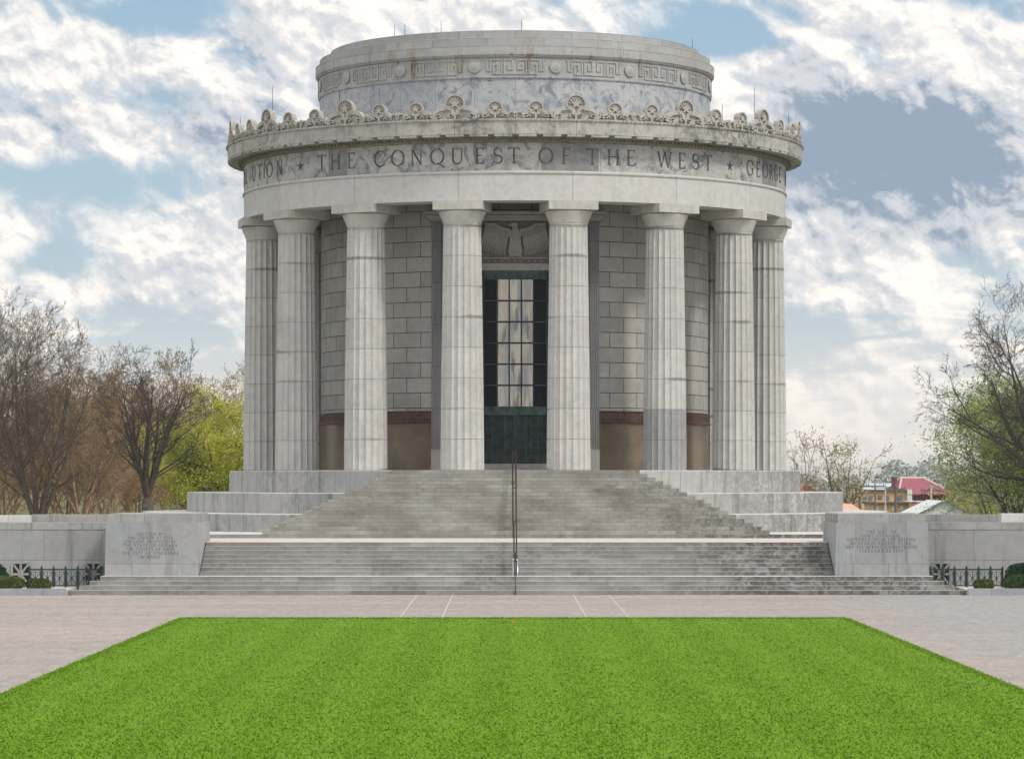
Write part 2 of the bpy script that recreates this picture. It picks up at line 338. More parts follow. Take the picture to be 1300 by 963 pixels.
g=MB(); g.quad([(LX0,LY0,.006),(LX1,LY0,.006),(LX1,LY1,.006),(LX0,LY1,.006)],None)
tag(g.build('lawn',lm),kind='structure')
# blades
rb=random.Random(3); g=MB()
def blade(x,y,h):
    a=rb.uniform(0,2*pi); w=rb.uniform(.012,.03); l=rb.uniform(-.04,.04); m=rb.uniform(-.04,.04)
    g.v+= [(x-cos(a)*w,y-sin(a)*w,.0),(x+cos(a)*w,y+sin(a)*w,.0),(x+l,y+m,h)]
    n=len(g.v); g.f.append((n-3,n-2,n-1)); g.uv.append([(0,0)]*3); g.mi.append(0)
for _ in range(230000):
    t=rb.random(); d=1/(1/51.0+(1/105.0-1/51.0)*t)   # denser near the camera, as the ground is seen
    y=-160.3+d
    if y>LY1: continue
    blade(rb.uniform(LX0,LX1),y,rb.uniform(.018,.042))
for _ in range(14000): blade(rb.uniform(LX0,LX1),LY1+rb.gauss(0,.13),rb.uniform(.02,.07))
for sx_ in (LX0,LX1):
    for _ in range(16000): blade(sx_+rb.gauss(0,.055)+.07*noise.noise(Vector((_*.0,_*.013,0))),rb.uniform(-110,LY1),rb.uniform(.02,.065))
bm,nt,b=nmat('grass_blades'); tc=N(nt,'ShaderNodeTexCoord'); ob=tc.outputs['Object']; sx=N(nt,'ShaderNodeSeparateXYZ'); nt.links.new(ob,sx.inputs[0])
nt.links.new(turfcol(nt,ob,sx.outputs[0],1.2),b.inputs['Base Color']); b.inputs['Roughness'].default_value=.8; b.inputs['Specular IOR Level'].default_value=.1
tag(g.build('grass_blades',bm),'short mown green grass covering the lawn','grass',kind='stuff')
# small orange marker in the lawn
g=MB(); fx=(650-VX)*101/F+CX; fy=-160.3+100.5
t=thing('marker_flag','small orange marker flag standing in the lawn near its far edge','flag',(fx,fy,.006))
g.tube([(0,0,0),(0,0,.13)],.006,5); g.build('stake',M['steel'],t)
g=MB(); g.box(0,.09,-.004,.004,.07,.13); g.build('flag_cloth',simple('orange_cloth',(.65,.2,.06),.7),t)

# ------------------------------------------------------------------ staircase
Z1=.668; Z2=1.91; ZS=4.80
def step_strip(mb, hw, yf, z0, z1, yb, dark=False):
    """one step: riser (0), nosing and tread (1), side returns"""
    lip=.016
    segs=max(1,int(hw*2/1.4)); 
    for (xa,xb) in ((-hw,hw),):
        mb.quad([(xa,yf,z0),(xb,yf,z0),(xb,yf,z1),(xa,yf,z1)],[(xa,z0),(xb,z0),(xb,z1),(xa,z1)],0)
        mb.quad([(xa,yf,z1),(xb,yf,z1),(xb,yb,z1),(xa,yb,z1)],[(xa,yf),(xb,yf),(xb,yb),(xa,yb)],1)
    for s in (-1,1):
        x=s*hw
        p=[(x,yf,z0),(x,yb,z0),(x,yb,z1),(x,yf,z1)]
        if s<0: p=p[::-1]
        mb.quad(p,[(q[1],q[2]) for q in p],0)
stair=thing('stone_staircase','wide grey granite staircase in three flights rising to the colonnade','staircase',(0,0,0))
Y0=-160.3+126.6
g=MB()
for k in range(4):
    r=Z1/4; step_strip(g,17.1-.36*k,Y0+.36*k,k*r,(k+1)*r,Y0+.36*(k+1) if k<3 else -18.0)
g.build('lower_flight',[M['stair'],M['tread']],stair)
g=MB(); Y1=-160.3+128.8; r=(Z2-Z1)/8
for k in range(8):
    yf=Y1+.357*k; step_strip(g,12.28,yf,Z1+k*r,Z1+(k+1)*r,yf+.357)
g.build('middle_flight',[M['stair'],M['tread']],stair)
g=MB(); yb=Y1+.357*8-.002
g.quad([(-15,yb,Z2),(15,yb,Z2),(15,0,Z2),(-15,0,Z2)])
g.build('landing',M['landing'],stair)
g=MB(); YU=-160.3+140.4; r=(ZS-Z2)/18
step_strip(g,14.5,YU,Z2,Z2+r,-12.0)
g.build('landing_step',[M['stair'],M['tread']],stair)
g=MB()
for k in range(1,18):
    yf=YU+.359*k; hw=10.75-(k-1)*.33
    z0=Z2+k*r; z1=z0+r
    if k==17: z1-=.004
    mb=g
    # riser in blocks so stained right part can differ
    xs_=[-hw]+[x for x in (2.0,) if x<hw]+[hw]
    mb.quad([(-hw,yf,z0),(hw,yf,z0),(hw,yf,z1),(-hw,yf,z1)],[(-hw,z0-Z2),(hw,z0-Z2),(hw,z1-Z2),(-hw,z1-Z2)],2)
    ybk=-10.6
    yn=yf+.359 if k<17 else ybk
    mb.quad([(-hw,yf,z1),(hw,yf,z1),(hw,yn,z1),(-hw,yn,z1)],[(-hw,yf),(hw,yf),(hw,yn),(-hw,yn)],1)
    for s in (-1,1):
        # side return runs back to the round tier; its tread continues behind
        p=[(s*hw,yf,z0),(s*hw,ybk,z0),(s*hw,ybk,z1),(s*hw,yf,z1)]
        if s<0: p=p[::-1]
        mb.quad(p,[(q[1],q[2]-Z2) for q in p],2)
        a=hw-.33 if k<17 else hw
        if k<17: mb.quad([(s*a,yn,z1),(s*hw,yn,z1),(s*hw,ybk,z1),(s*a,ybk,z1)],[(a,yn),(hw,yn),(hw,ybk),(a,ybk)],1)
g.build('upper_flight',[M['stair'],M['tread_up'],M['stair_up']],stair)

# handrail
hr=thing('handrail','dark double metal handrail running up the middle of the steps','handrail',(-.06,0,0))
g=MB()
yT=-160.3+147.2; yB=YU-.35
sl=(ZS-Z2)/(yT-.2-YU)
for s in (-.07,.07):
    g.tube([(s,yB-.25,Z2+.55),(s,yB-.25,Z2+.8),(s,yB,Z2+.88),(s,yT,ZS+.78),(s,yT+.3,ZS+.78),(s,yT+.3,ZS+.5)],.036,8)
    for t in (0,.25,.5,.75,1):
        y=yB+.1+(yT-yB-.2)*t; zb=Z2+max(0,(y-YU))*sl; g.tube([(s,y,zb-.1),(s,y,zb+.85)],.02,6)
for t in (0,.5,1):
    y=yB+.1+(yT-yB-.2)*t; zb=Z2+max(0,(y-YU))*sl; g.tube([(-.075,y,zb+.7),(.075,y,zb+.7)],.018,6)
g.build('upper_rail',M['rail'],hr,True)
g=MB(); y2=Y1+.357*8
for s in (-.05,.05):
    g.tube([(s,y2+.3,Z2+.55),(s,y2+.3,Z2+.8),(s,y2,Z2+.85),(s,Y1-.1,Z1+.85),(s,Y1-.35,Z1+.8),(s,Y1-.38,Z1+.55)],.03,8)
    for t in (0,.5,1):
        y=Y1+(y2-Y1)*t; zb=Z1+(Z2-Z1)*t; g.tube([(s,y,zb-.1),(s,y,zb+.83)],.014,6)
g.build('middle_rail',M['rail'],hr,True)
g=MB()
for s in (-.085,.085):
    g.tube([(s,Y1-.38,Z1+.02),(s,Y1-.4,Z1+.6),(s*.5,Y1-.38,Z1+.68)],.02,8)
g.build('rail_end_loop',M['steel'],hr,True)
g=MB(); g.tube([(0,Y0-.05,0),(0,Y0-.05,.82),(0,Y0+.02,.9),(0,Y1-.5,Z1+.9),(0,Y1-.45,Z1)],.022,8); g.tube([(0,Y0+.55,.2),(0,Y0+.55,1.1)],.018,6)
g.build('lower_rail',M['rail'],hr,True)

# ------------------------------------------------------------------ letters
def arc(cx,cz,rx,rz,a0,a1,n=14): return [(cx+rx*cos(radians(a0+(a1-a0)*i/n)),cz+rz*sin(radians(a0+(a1-a0)*i/n))) for i in range(n+1)]
K=.115; T=.06
def G(ch):
    """strokes (points,width) and advance of a roman capital, cap height 1"""
    S_=[]; sf=lambda x,z,w=.22:S_.append(([(x-w/2,z),(x+w/2,z)],.045))
    def l(x0,z0,x1,z1,w=K): S_.append(([(x0,z0),(x1,z1)],w))
    b,t=.02,.98
    if ch=='A': l(.08,0,.4,1,T); l(.4,1,.72,0,K); l(.2,.36,.6,.36,T); sf(.08,b); sf(.72,b); W=.8
    elif ch=='B': l(.15,0,.15,1); S_.append((arc(.2,.76,.3,.22,90,-90),T+.03)); S_.append((arc(.22,.27,.36,.25,90,-90),K)); l(.1,t,.22,t,T); l(.1,b,.24,b,T); l(.15,.53,.25,.53,T); W=.65
    elif ch=='C': S_.append((arc(.5,.5,.42,.48,42,318,20),[T]*4+[K]*13+[T]*4)); l(.82,.82,.82,.66,T); W=.88
    elif ch=='D': l(.15,0,.15,1); S_.append(([(.1,t)]+arc(.3,.5,.48,.48,90,-90)+[(.1,b)],T+.03)); W=.85
    elif ch=='E': l(.15,0,.15,1); l(.08,t,.55,t,T); l(.08,b,.58,b,T); l(.15,.52,.46,.52,T); l(.55,1,.55,.84,T); l(.58,0,.58,.17,T); W=.64
    elif ch=='F': l(.15,0,.15,1); l(.08,t,.55,t,T); l(.15,.52,.46,.52,T); l(.55,1,.55,.84,T); sf(.15,b); W=.6
    elif ch=='G': S_.append((arc(.5,.5,.42,.48,42,310,20),[T]*4+[K]*13+[T]*4)); l(.8,.08,.8,.44,K); l(.66,.45,.92,.45,T); l(.82,.82,.82,.68,T); W=.95
    elif ch=='H': l(.15,0,.15,1); l(.72,0,.72,1); l(.15,.52,.72,.52,T); [sf(x,z) for x in (.15,.72) for z in (b,t)]; W=.87
    elif ch=='I': l(.16,0,.16,1); sf(.16,b); sf(.16,t); W=.32
    elif ch=='K': l(.15,0,.15,1); l(.2,.45,.66,1,T); l(.3,.58,.74,0,K); sf(.15,b); sf(.15,t); sf(.66,t,.2); sf(.74,b,.2); W=.8
    elif ch=='L': l(.15,0,.15,1); l(.08,b,.56,b,T); l(.56,0,.56,.17,T); sf(.15,t); W=.6
    elif ch=='M': l(.12,0,.18,1,T); l(.18,1,.5,.05,K); l(.5,.05,.82,1,T); l(.82,1,.88,0,K); sf(.12,b,.18); sf(.88,b,.2); W=1.0
    elif ch=='N': l(.14,0,.14,1,T); l(.14,1,.72,0,K); l(.72,0,.72,1,T); sf(.14,b,.18); sf(.72,t,.18); sf(.1,t,.16); W=.86
    elif ch in 'OQ':
        S_.append((arc(.5,.5,.42,.48,0,360,28),[K]*5+[T]*5+[K]*9+[T]*5+[K]*5)); W=1.0
        if ch=='Q': l(.55,.1,1.0,-.2,K*.8)
    elif ch=='P': l(.15,0,.15,1); S_.append(([(.1,t)]+arc(.24,.74,.32,.24,90,-90)+[(.15,.5)],T+.03)); sf(.15,b); W=.62
    elif ch=='R': l(.15,0,.15,1); S_.append(([(.1,t)]+arc(.24,.74,.3,.24,90,-90)+[(.15,.5)],T+.03)); l(.32,.5,.72,0,K); sf(.15,b); sf(.74,b,.16); W=.76
    elif ch=='S': S_.append((arc(.33,.74,.23,.24,30,270,12)+arc(.33,.26,.25,.24,90,-150,12)[1:],[T]*4+[K]*17+[T]*4)); l(.54,.9,.54,.72,T); l(.09,.1,.09,.28,T); W=.65
    elif ch=='T': l(.38,0,.38,1); l(.03,t,.73,t,T); l(.03,1,.03,.84,T); l(.73,1,.73,.84,T); sf(.38,b); W=.76
    elif ch=='U': S_.append(([(.14,1)]+arc(.42,.32,.28,.31,180,360,12)+[(.7,1)],[K]*9+[T+.02]*6)); sf(.14,t); sf(.7,t,.18); W=.84
    elif ch=='V': l(.05,1,.38,0,K); l(.38,0,.7,1,T); sf(.05,t,.2); sf(.7,t,.18); W=.76
    elif ch=='W': l(.04,1,.3,0,K); l(.3,0,.54,1,T); l(.54,1,.8,0,K); l(.8,0,1.04,1,T); sf(.04,t,.2); sf(.54,t,.2); sf(1.04,t,.18); W=1.1
    elif ch=='X': l(.06,1,.68,0,K); l(.68,1,.06,0,T); [sf(x,z,.2) for x in (.06,.68) for z in (b,t)]; W=.76
    elif ch=='Y': l(.03,1,.36,.48,K); l(.68,1,.36,.48,T); l(.36,.5,.36,0,K); sf(.36,b); sf(.05,t,.2); sf(.67,t,.18); W=.72
    elif ch=='1': l(.2,0,.2,1); sf(.2,b); l(.08,.86,.2,1,T); W=.38
    elif ch=='2': S_.append((arc(.3,.72,.22,.26,170,-20,10)+[(.08,.03)],[T]*3+[K]*9)); l(.06,b,.56,b,T+.02); W=.62
    elif ch=='5': l(.14,.98,.52,.98,T+.02); l(.14,.98,.12,.56,T); S_.append((arc(.28,.33,.25,.31,125,-150,12),[K]*13)); W=.62
    elif ch=='7': l(.06,.98,.56,.98,T+.02); l(.56,.98,.2,0,K); W=.6
    elif ch=='9': S_.append((arc(.3,.68,.22,.3,0,360,16),K*.8)); l(.52,.68,.24,0,K*.8); W=.62
    elif ch=='*':
        S_.append(('star',.0)); W=.6
    else: W=.4
    return S_,W
def put_glyph(mb,ch,h,Mx,depth=.03):
    st,W=G(ch)
    for i,(pts,w) in enumerate(st):
        e=i*.0007
        if pts=='star':
            P=[]
            for k in range(10):
                a=pi/2+k*pi/5; r=.42 if k%2==0 else .16; P.append(((cos(a)*r)*h,(.5+sin(a)*r)*h))
            mb.prism(P,-.004,depth,0,Mx); continue
        P=[((x-W/2)*h,z*h) for x,z in pts]; ww=[q*h for q in w] if isinstance(w,list) else w*h
        if isinstance(ww,list):
            ww=(ww+[ww[-1]]*len(P))[:len(P)]
        mb.ribbon(P,ww,-.004-e,depth,Mx)
    return W
def line_text(mb,txt,x,y,z,h,track=.18,width=None):
    Ws=[G(c)[1] if c!=' ' else .45 for c in txt]; tot=sum(Ws)+track*(len(txt)-1)
    k=1.0
    if width: k=width/(tot*h)
    cur=-tot*h*k/2
    for c,w in zip(txt,Ws):
        if c!=' ': put_glyph(mb,c,h,Matrix.Translation((x+cur+w*h*k/2,y,z)),.02)
        cur+=(w+track)*h*k

# ------------------------------------------------------------------ MEMORIAL
mem=thing('round_memorial','large round pale stone memorial with sixteen fluted columns and carved entablature','memorial building',(0,0,0))
# base tiers
for (R_,z0,z1) in ((17.9,Z2+.161,2.87),(15.75,2.87,3.79),(13.72,3.79,4.8)):
    g=MB(); Rin=R_-2.6
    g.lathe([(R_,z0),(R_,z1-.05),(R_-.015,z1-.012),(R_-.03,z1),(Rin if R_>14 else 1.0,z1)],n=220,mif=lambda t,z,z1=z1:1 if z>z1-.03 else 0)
    g.build('base_tier',[M['tier'],M['tread']],mem)
# columns
RC=12.16; ZC0=4.8; ZC1=16.75
def column_mesh(name,grey=False):
    g=MB(); nz=[0,.06]+[1.36*k for k in range(1,8)]+[10.55]
    H=10.85
    def rad(z):
        t=z/H; return .985-(.985-.845)*(t**1.25)
    prof=[(rad(z),z) for z in [0,.7,1.36,2.0,2.72,3.4,4.08,5.44,6.8,8.16,9.52,10.85]]
    def fl(t,r,z):
        u=(t/(2*pi)*20)%1.0; v=1-(2*u-1)**2
        return r*(1-.088*v**.7)
    g.lathe(prof,n=160,rf=fl,mif=(lambda t,z:1 if z<2.72 else 0) if grey else None)
    # necking, echinus
    rt=rad(10.62)
    g.lathe([(rt*.95,10.84),(rt*.955,10.86),(rt*.99,10.87),(rt*1.0,10.93),(rt*.98,10.95),(rt*1.01,10.98),(rt*1.03,11.02),(rt*1.10,11.18),(rt*1.18,11.34),(rt*1.235,11.45),(rt*1.25,11.51),(rt*1.22,11.55),(rt*1.1,11.56),(0.1,11.56)],n=80)
    return g
def make_col(name,grey):
    o=column_mesh(name,grey).build(name,[M['column'],M['column_grey']],mem)
    a=MB(); w=1.115; a.box(-w,w,-w,w,11.56,11.95,tx=0)
    # slightly rounded arris line
    ab=a.build('abacus',M['abacus'],o)
    md=ab.modifiers.new('b','BEVEL'); md.width=.02; md.segments=2
    return o
proto=make_col('column',False); grey=None
for k in range(16):
    th=radians(11.25+22.5*k)
    if k==1:
        o=make_col('column',True); o['label']='column with two bluish grey weathered drums at its foot'
    elif k==0: o=proto
    else: o=copy_tree(proto,mem)
    o.location=(RC*sin(th),-RC*cos(th),ZC0); o.rotation_euler=(0,0,th)
# cella drum
def portal_gap(t): return abs(t)<radians(20)
RW=9.32
g=MB(); g.lathe([(RW,7.5),(RW,17.0)],n=256); g.build('cella_wall',M['cella'],mem,True)
g=MB(); g.lathe([(RW+.02,4.8),(RW+.02,6.96)],n=256); g.build('dado',M['dado'],mem,True)
g=MB(); g.lathe([(RW+.03,6.96),(RW+.12,6.98),(RW+.12,7.06),(RW+.05,7.08),(RW+.05,7.46),(RW+.1,7.48),(RW+.02,7.52)],n=256)
nk=150
for k in range(nk):
    t=2*pi*k/nk; Mx=Matrix.Rotation(t,4,'Z')@Matrix.Translation((0,-(RW+.05),7.1))
    s=.0
    g.ribbon([(-.12,.06),(-.12,.28),(.1,.28),(.1,.12),(-.02,.12),(-.02,.2)],.035,-.02,.02,Mx,1)
g.build('dado_band',[M['dado_band'],simple('pale_red_fret',(.17,.09,.07),.6)],mem)
# vertical granite strips on the far right cella (golden stone reveal) are part of the dado slabs
# portal
g=MB()
for s in (-1,1):
    x0,x1=(1.52,3.36)
    a,b_=(s*x0,s*x1) if s>0 else (s*x1,s*x0)
    g.box(a,b_,-9.62,-8.3,4.8,16.1)
g.box(-1.52,1.52,-9.62,-9.2,13.86,14.12)
g.box(-1.6,1.6,-9.95,-9.0,4.8,5.1)
g.build('portal_jambs',M['portal'],mem)
for s in (-1,1):
    a,b_=sorted((s*3.362,s*3.8)); g=MB(); g.box(a,b_,-9.78,-8.3,5.75,16.1); pf=g.build('portal_frame',M['portal_carved'],mem)
    g=MB(); g.box(a-.02,b_+.02,-9.82,-8.3,4.8,5.75); g.build('plinth',M['portal'],pf)
g=MB()
for i,(zz,e) in enumerate(((16.1,.05),(16.22,.16),(16.36,.3))):
    g.box(-3.85-e,3.85+e,-9.82-e,-8.2,zz,zz+(.12 if i<2 else .14))
g.build('portal_cornice',M['portal'],mem)
# door
door=MB(); yd=-9.52
def bar(x0,x1,z0,z1,yy=-.08,mi=0): door.box(x0,x1,yd+yy,yd+.1,z0,z1,mi)
bar(-1.52,-1.40,5.1,13.86); bar(1.40,1.52,5.1,13.86); bar(-1.4,1.4,13.45,13.86,-.11,1); bar(-1.4,1.4,7.30,7.70,-.12,1); bar(-1.4,1.4,5.1,5.5)
bar(-.86,-.79,7.7,13.45); bar(.79,.86,7.7,13.45); bar(-.31,-.24,7.7,13.45,-.05); bar(.24,.31,7.7,13.45,-.05)
for k in range(1,6):
    z=7.7+.958*k; bar(-.79,-.30,z-.04,z+.04,-.04); bar(-.25,.25,z-.04,z+.04,-.04); bar(.30,.79,z-.04,z+.04,-.04)
    for s in (-1,1):
        a,b_=sorted((s*.86,s*1.4)); bar(a,b_,z-.02,z+.02,-.03,1)
d=door.build('door',[M['bronze'],M['bronze_light']],mem)
# glass with its outdoor reflection painted in as a patterned glow
gmn,nt,b=nmat('reflection_glow_glass'); tc=N(nt,'ShaderNodeTexCoord'); ob=tc.outputs['Object']
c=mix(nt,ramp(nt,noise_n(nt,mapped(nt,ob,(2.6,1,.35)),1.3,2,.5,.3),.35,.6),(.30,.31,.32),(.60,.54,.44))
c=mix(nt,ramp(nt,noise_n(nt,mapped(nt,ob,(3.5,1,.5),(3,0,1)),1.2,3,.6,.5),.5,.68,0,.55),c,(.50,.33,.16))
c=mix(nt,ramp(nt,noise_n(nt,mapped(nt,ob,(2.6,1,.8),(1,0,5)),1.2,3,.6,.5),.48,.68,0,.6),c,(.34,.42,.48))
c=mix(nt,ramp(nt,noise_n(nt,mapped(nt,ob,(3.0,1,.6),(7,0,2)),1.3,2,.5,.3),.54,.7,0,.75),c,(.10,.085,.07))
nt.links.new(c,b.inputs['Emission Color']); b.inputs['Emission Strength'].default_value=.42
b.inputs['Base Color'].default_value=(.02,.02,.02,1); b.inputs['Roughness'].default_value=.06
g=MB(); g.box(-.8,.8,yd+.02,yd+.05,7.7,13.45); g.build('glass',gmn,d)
g=MB(); dg,nt,b=nmat('dark_glass'); b.inputs['Base Color'].default_value=(.005,.008,.012,1); b.inputs['Roughness'].default_value=.4; b.inputs['Specular IOR Level'].default_value=.08
for s in (-1,1):
    a,b_=sorted((s*.86,s*1.4)); g.box(a,b_,yd+.02,yd+.05,7.7,13.45)
g.build('side_glass',dg,d)
g=MB(); g.box(-1.4,1.4,yd+.03,yd+.06,5.5,7.3)
for k in range(26):
    x=-1.36+2.72*k/25; g.box(x-.022,x+.022,yd-.04,yd+.03,5.5,7.3,1 if k in (8,9,12,13,14,17,19,22,3) else 0)
g.build('lower_panel',[M['bronze'],M['bronze_light']],d)
# eagle relief over the door
g=MB(); g.box(-1.52,1.52,-9.45,-9.2,14.12,16.1); g.build('relief_panel',M['relief_back'],mem)
g=MB(); E=Matrix.Translation((0,-9.455,14.12))@Matrix.Diagonal((1,1.3,1,1)); 
g.prism([(-1.5,0.0),(1.5,0.0),(1.5,.06),(-1.5,.06)],-.12,.05,0,E)
for k in range(9):
    x=-1.2+.3*k
    P=[(x+cos(pi/2+j*pi/5)*(.075 if j%2==0 else .03),.17+sin(pi/2+j*pi/5)*(.075 if j%2==0 else .03)) for j in range(10)]
    g.prism(P,-.06,.02,0,E)
g.prism([(-1.5,.27),(1.5,.27),(1.5,.33),(-1.5,.33)],-.07,.02,0,E)
def ell(cx,cz,rx,rz,y0,n=20,tilt=0):
    g.prism([(cx+rx*cos(a)*cos(tilt)-rz*sin(a)*sin(tilt),cz+rx*cos(a)*sin(tilt)+rz*sin(a)*cos(tilt)) for a in [2*pi*i/n for i in range(n)]],y0,.03,0,E)
for s in (-1,1):
    # wing: long feathers fan down and out from the shoulder arm
    for i in range(11):
        u=i/10; ax=s*(.34+.95*u); az=1.52+.30*u-.10*sin(u*3)
        bx=s*(.42+1.05*u+.08); bz=.45+.25*u*u
        g.ribbon([(ax,az),((ax+bx)/2,(az+bz)/2),(bx,bz)],[.11,.10,.05],-.085-.004*i,.02,E)
    for i in range(9):
        u=i/8; ax=s*(.3+1.0*u); az=1.56+.28*u
        g.ribbon([(ax,az),(ax+s*.06,az-.32)],[.11,.07],-.14-.003*i,.02,E)
    g.ribbon([(s*.16,1.25),(s*.3,1.55),(s*.6,1.62),(s*.95,1.82),(s*1.4,1.86)],[.2,.17,.13,.12,.06],-.18,.02,E)
    g.ribbon([(s*.16,.85),(s*.24,.6),(s*.2,.4)],[.24,.17,.1],-.2,.02,E)
    for j in (-1,0,1): g.ribbon([(s*.2,.42),(s*.2+j*.08,.34)],.05,-.22-.002*j,.02,E)
ell(0,1.05,.26,.48,-.22); ell(0,1.45,.17,.26,-.24); ell(-.03,1.78,.14,.13,-.27); g.ribbon([(-.12,1.82),(-.26,1.76),(-.27,1.68)],[.11,.07,.02],-.25,.02,E)
for i in range(5):
    x=-.16+.08*i; g.ribbon([(x*.6,.75),(x*1.2,.36)],[.09,.07],-.15-.003*i,.02,E)
g.build('eagle_relief',M['relief'],mem)
# ceiling of the portico and inner side of the architrave
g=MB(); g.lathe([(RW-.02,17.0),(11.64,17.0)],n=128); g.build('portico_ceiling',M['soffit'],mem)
# architrave
g=MB(); g.lathe([(11.63,17.02),(11.63,16.75),(R_ARC,16.75),(R_ARC,17.93),(R_ARC+.05,17.94),(R_ARC+.07,18.0),(R_ARC+.05,18.06),(R_ARC,18.07)],n=256)
g.build('architrave',M['architrave'],mem)
# frieze with inscription
dk=[(ang(688,R_ARC),ang(760,R_ARC)),(ang(968,R_ARC),ang(986,R_ARC)),(ang(418,R_ARC),ang(441,R_ARC))]
def fm(t,z):
    for a,b_ in dk:
        if a<t<b_: return 1
    return 0
g=MB(); g.lathe([(R_ARC-.005,18.07),(R_ARC-.005,19.30)],n=720,mif=fm); fz=g.build('frieze',[M['frieze'],M['frieze_dark']],mem)
g=MB()
LET=[('L',313.5),('U',322.5),('T',330),('I',335.5),('O',342.3),('N',355),('*',381.5),('T',408.6),('H',426),('E',446),('C',482),('O',505),('N',529),('Q',555),('U',580.5),('E',609),('S',632),('T',652.5),
 ('O',693),('F',718.6),('T',752),('H',778.6),('E',801),('W',844),('E',865.6),('S',883),('T',898.6),('*',926.5),('G',952),('E',962.5),('O',971.5),('R',979),('G',985),('E',990)]
R_L=R_ARC-.005
for ch,px in LET:
    t=ang(px,R_L)
    Mx=Matrix.Rotation(t,4,'Z')@Matrix.Translation((0,-R_L-.012,18.38))
    put_glyph(g,ch,.70 if ch!='*' else .6,Mx,.05)
t=ang(313.5,R_L)
for ch in 'OVER': t-=radians(4.2); put_glyph(g,ch,.70,Matrix.Rotation(t,4,'Z')@Matrix.Translation((0,-R_L-.012,18.38)),.05)
t=ang(990,R_L)
for ch in ' ROGERS CLARK': 
    t+=radians(4.0)
    if ch!=' ': put_glyph(g,ch,.70,Matrix.Rotation(t,4,'Z')@Matrix.Translation((0,-R_L-.012,18.38)),.05)
g.build('inscription',M['letter'],fz)
# cornice
RK=13.81
g=MB()
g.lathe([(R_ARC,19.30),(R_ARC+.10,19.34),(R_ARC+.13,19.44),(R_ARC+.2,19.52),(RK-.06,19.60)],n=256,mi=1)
g.lathe([(RK-.06,19.60),(RK,19.62),(RK,20.16),(RK+.03,20.18),(RK+.05,20.25),(RK+.02,20.29),(RK-.5,20.31),(9.2,20.45)],n=256,mi=0)
for k in range(80):
    t=2*pi*(k+.5)/80; Mx=Matrix.Rotation(t,4,'Z'); w=.40
    g.box(-w,w,-(RK-.02),-(R_ARC+.15),19.52,19.625,0,Mx)
for k in range(420):
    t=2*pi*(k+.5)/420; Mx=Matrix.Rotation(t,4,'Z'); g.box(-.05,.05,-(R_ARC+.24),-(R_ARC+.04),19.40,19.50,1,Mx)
    g.box(-.055,.055,-(RK+.075),-(RK-.1),20.20,20.28,0,Mx)
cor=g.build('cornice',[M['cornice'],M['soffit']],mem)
# cresting units
def palmette(big):
    g=MB(); R0=.42 if big else .31; zc=.84 if big else .60; hz=.50 if big else .36
    n=24
    dome=[(R0*.55,.3)]+[(R0*(1 if True else 0)*cos(a),zc+hz*(sin(a) if sin(a)>0 else sin(a)*.8)) for a in [-pi/5+(pi+2*pi/5)*i/n for i in range(n+1)]]+[(-R0*.55,.3)]
    g.prism(dome,-.06,.14)
    rim=[(x,z) for x,z in dome[1:-1]]
    g.ribbon(rim,.07,-.15,.0)
    for i in range(7):
        a=pi*.08+pi*.84*i/6; g.ribbon([(0,zc-.05),(R0*.82*cos(a),zc-.02+hz*.82*sin(a))],[.02,.07],-.10-.002*i,.0)
    rs=R0*.62; P=[(cos(pi/2+j*pi/5)*(rs if j%2==0 else rs*.4),zc+sin(pi/2+j*pi/5)*(rs if j%2==0 else rs*.4)) for j in range(10)]
    g.prism(P,-.17,0)
    ext=1.12 if big else .66
    for s in (-1,1):
        # arm curling from below the palmette out and down into a volute
        H=.58 if big else .42
        P=[(s*.06,.28),(s*.16,.45 if not big else .6),(s*.3*ext/.8,H+.05),(s*.52*ext/.8,H-.04),(s*.66*ext/.8,H-.22),(s*.70*ext/.8,.16),(s*.60*ext/.8,.06)]
        g.ribbon(P,[.12,.2,.24,.2,.15,.11,.07],-.12,.10)
        cx,cz=s*(.52*ext/.8),.17; sp=[(cx+s*(.14-.012*i)*cos(i*.62),cz+(.14-.012*i)*sin(i*.62)) for i in range(10)]
        g.ribbon(sp,.05,-.16,.05)
        cx,cz=s*(.22),.2; sp=[(cx+s*(.13-.011*i)*cos(pi-i*.62),cz+(.13-.011*i)*sin(pi-i*.62)) for i in range(10)]
        g.ribbon(sp,.05,-.15,.05)
        if big:
            cx,cz=s*1.1,.33; sp=[(cx-s*(.19-.016*i)*cos(i*.62),cz+(.19-.016*i)*sin(i*.62)) for i in range(10)]
            g.ribbon([(s*.8,.1),(s*.95,.06),(s*1.08,.12)]+sp[3:],[.1,.1,.09]+[.06]*7,-.15,.08)
    g.prism([(-.88,.0),(.88,.0),(.88,.2),(.7,.3 if not big else .36),(.52,.34 if not big else .5),(.25,.40 if not big else .6),(-.25,.40 if not big else .6),(-.52,.34 if not big else .5),(-.7,.3 if not big else .36),(-.88,.2)],.0,.16)
    g.prism([(-.05,.02),(.05,.02),(.05,.35),(-.05,.35)],-.14,.02)
    return g
def rosette():
    g=MB()
    for s in (-1,1):
        g.ribbon([(s*.32,.05),(s*.34,.25),(s*.24,.38),(s*.1,.36),(s*.05,.22),(s*.02,.08)],[.07,.09,.09,.08,.06,.05],-.12,.1)
    g.prism([(cos(2*pi*i/12)*.1,.38+sin(2*pi*i/12)*.1) for i in range(12)],-.14,.1)
    g.prism([(-.4,0),(.4,0),(.4,.22),(.2,.34),(-.2,.34),(-.4,.22)],.0,.14)
    return g
pb=palmette(True).build('palmette',M['cresting'],cor); ps=palmette(False).build('palmette',M['cresting'],cor); ro=rosette().build('rosette',M['cresting'],cor)
RR=13.62
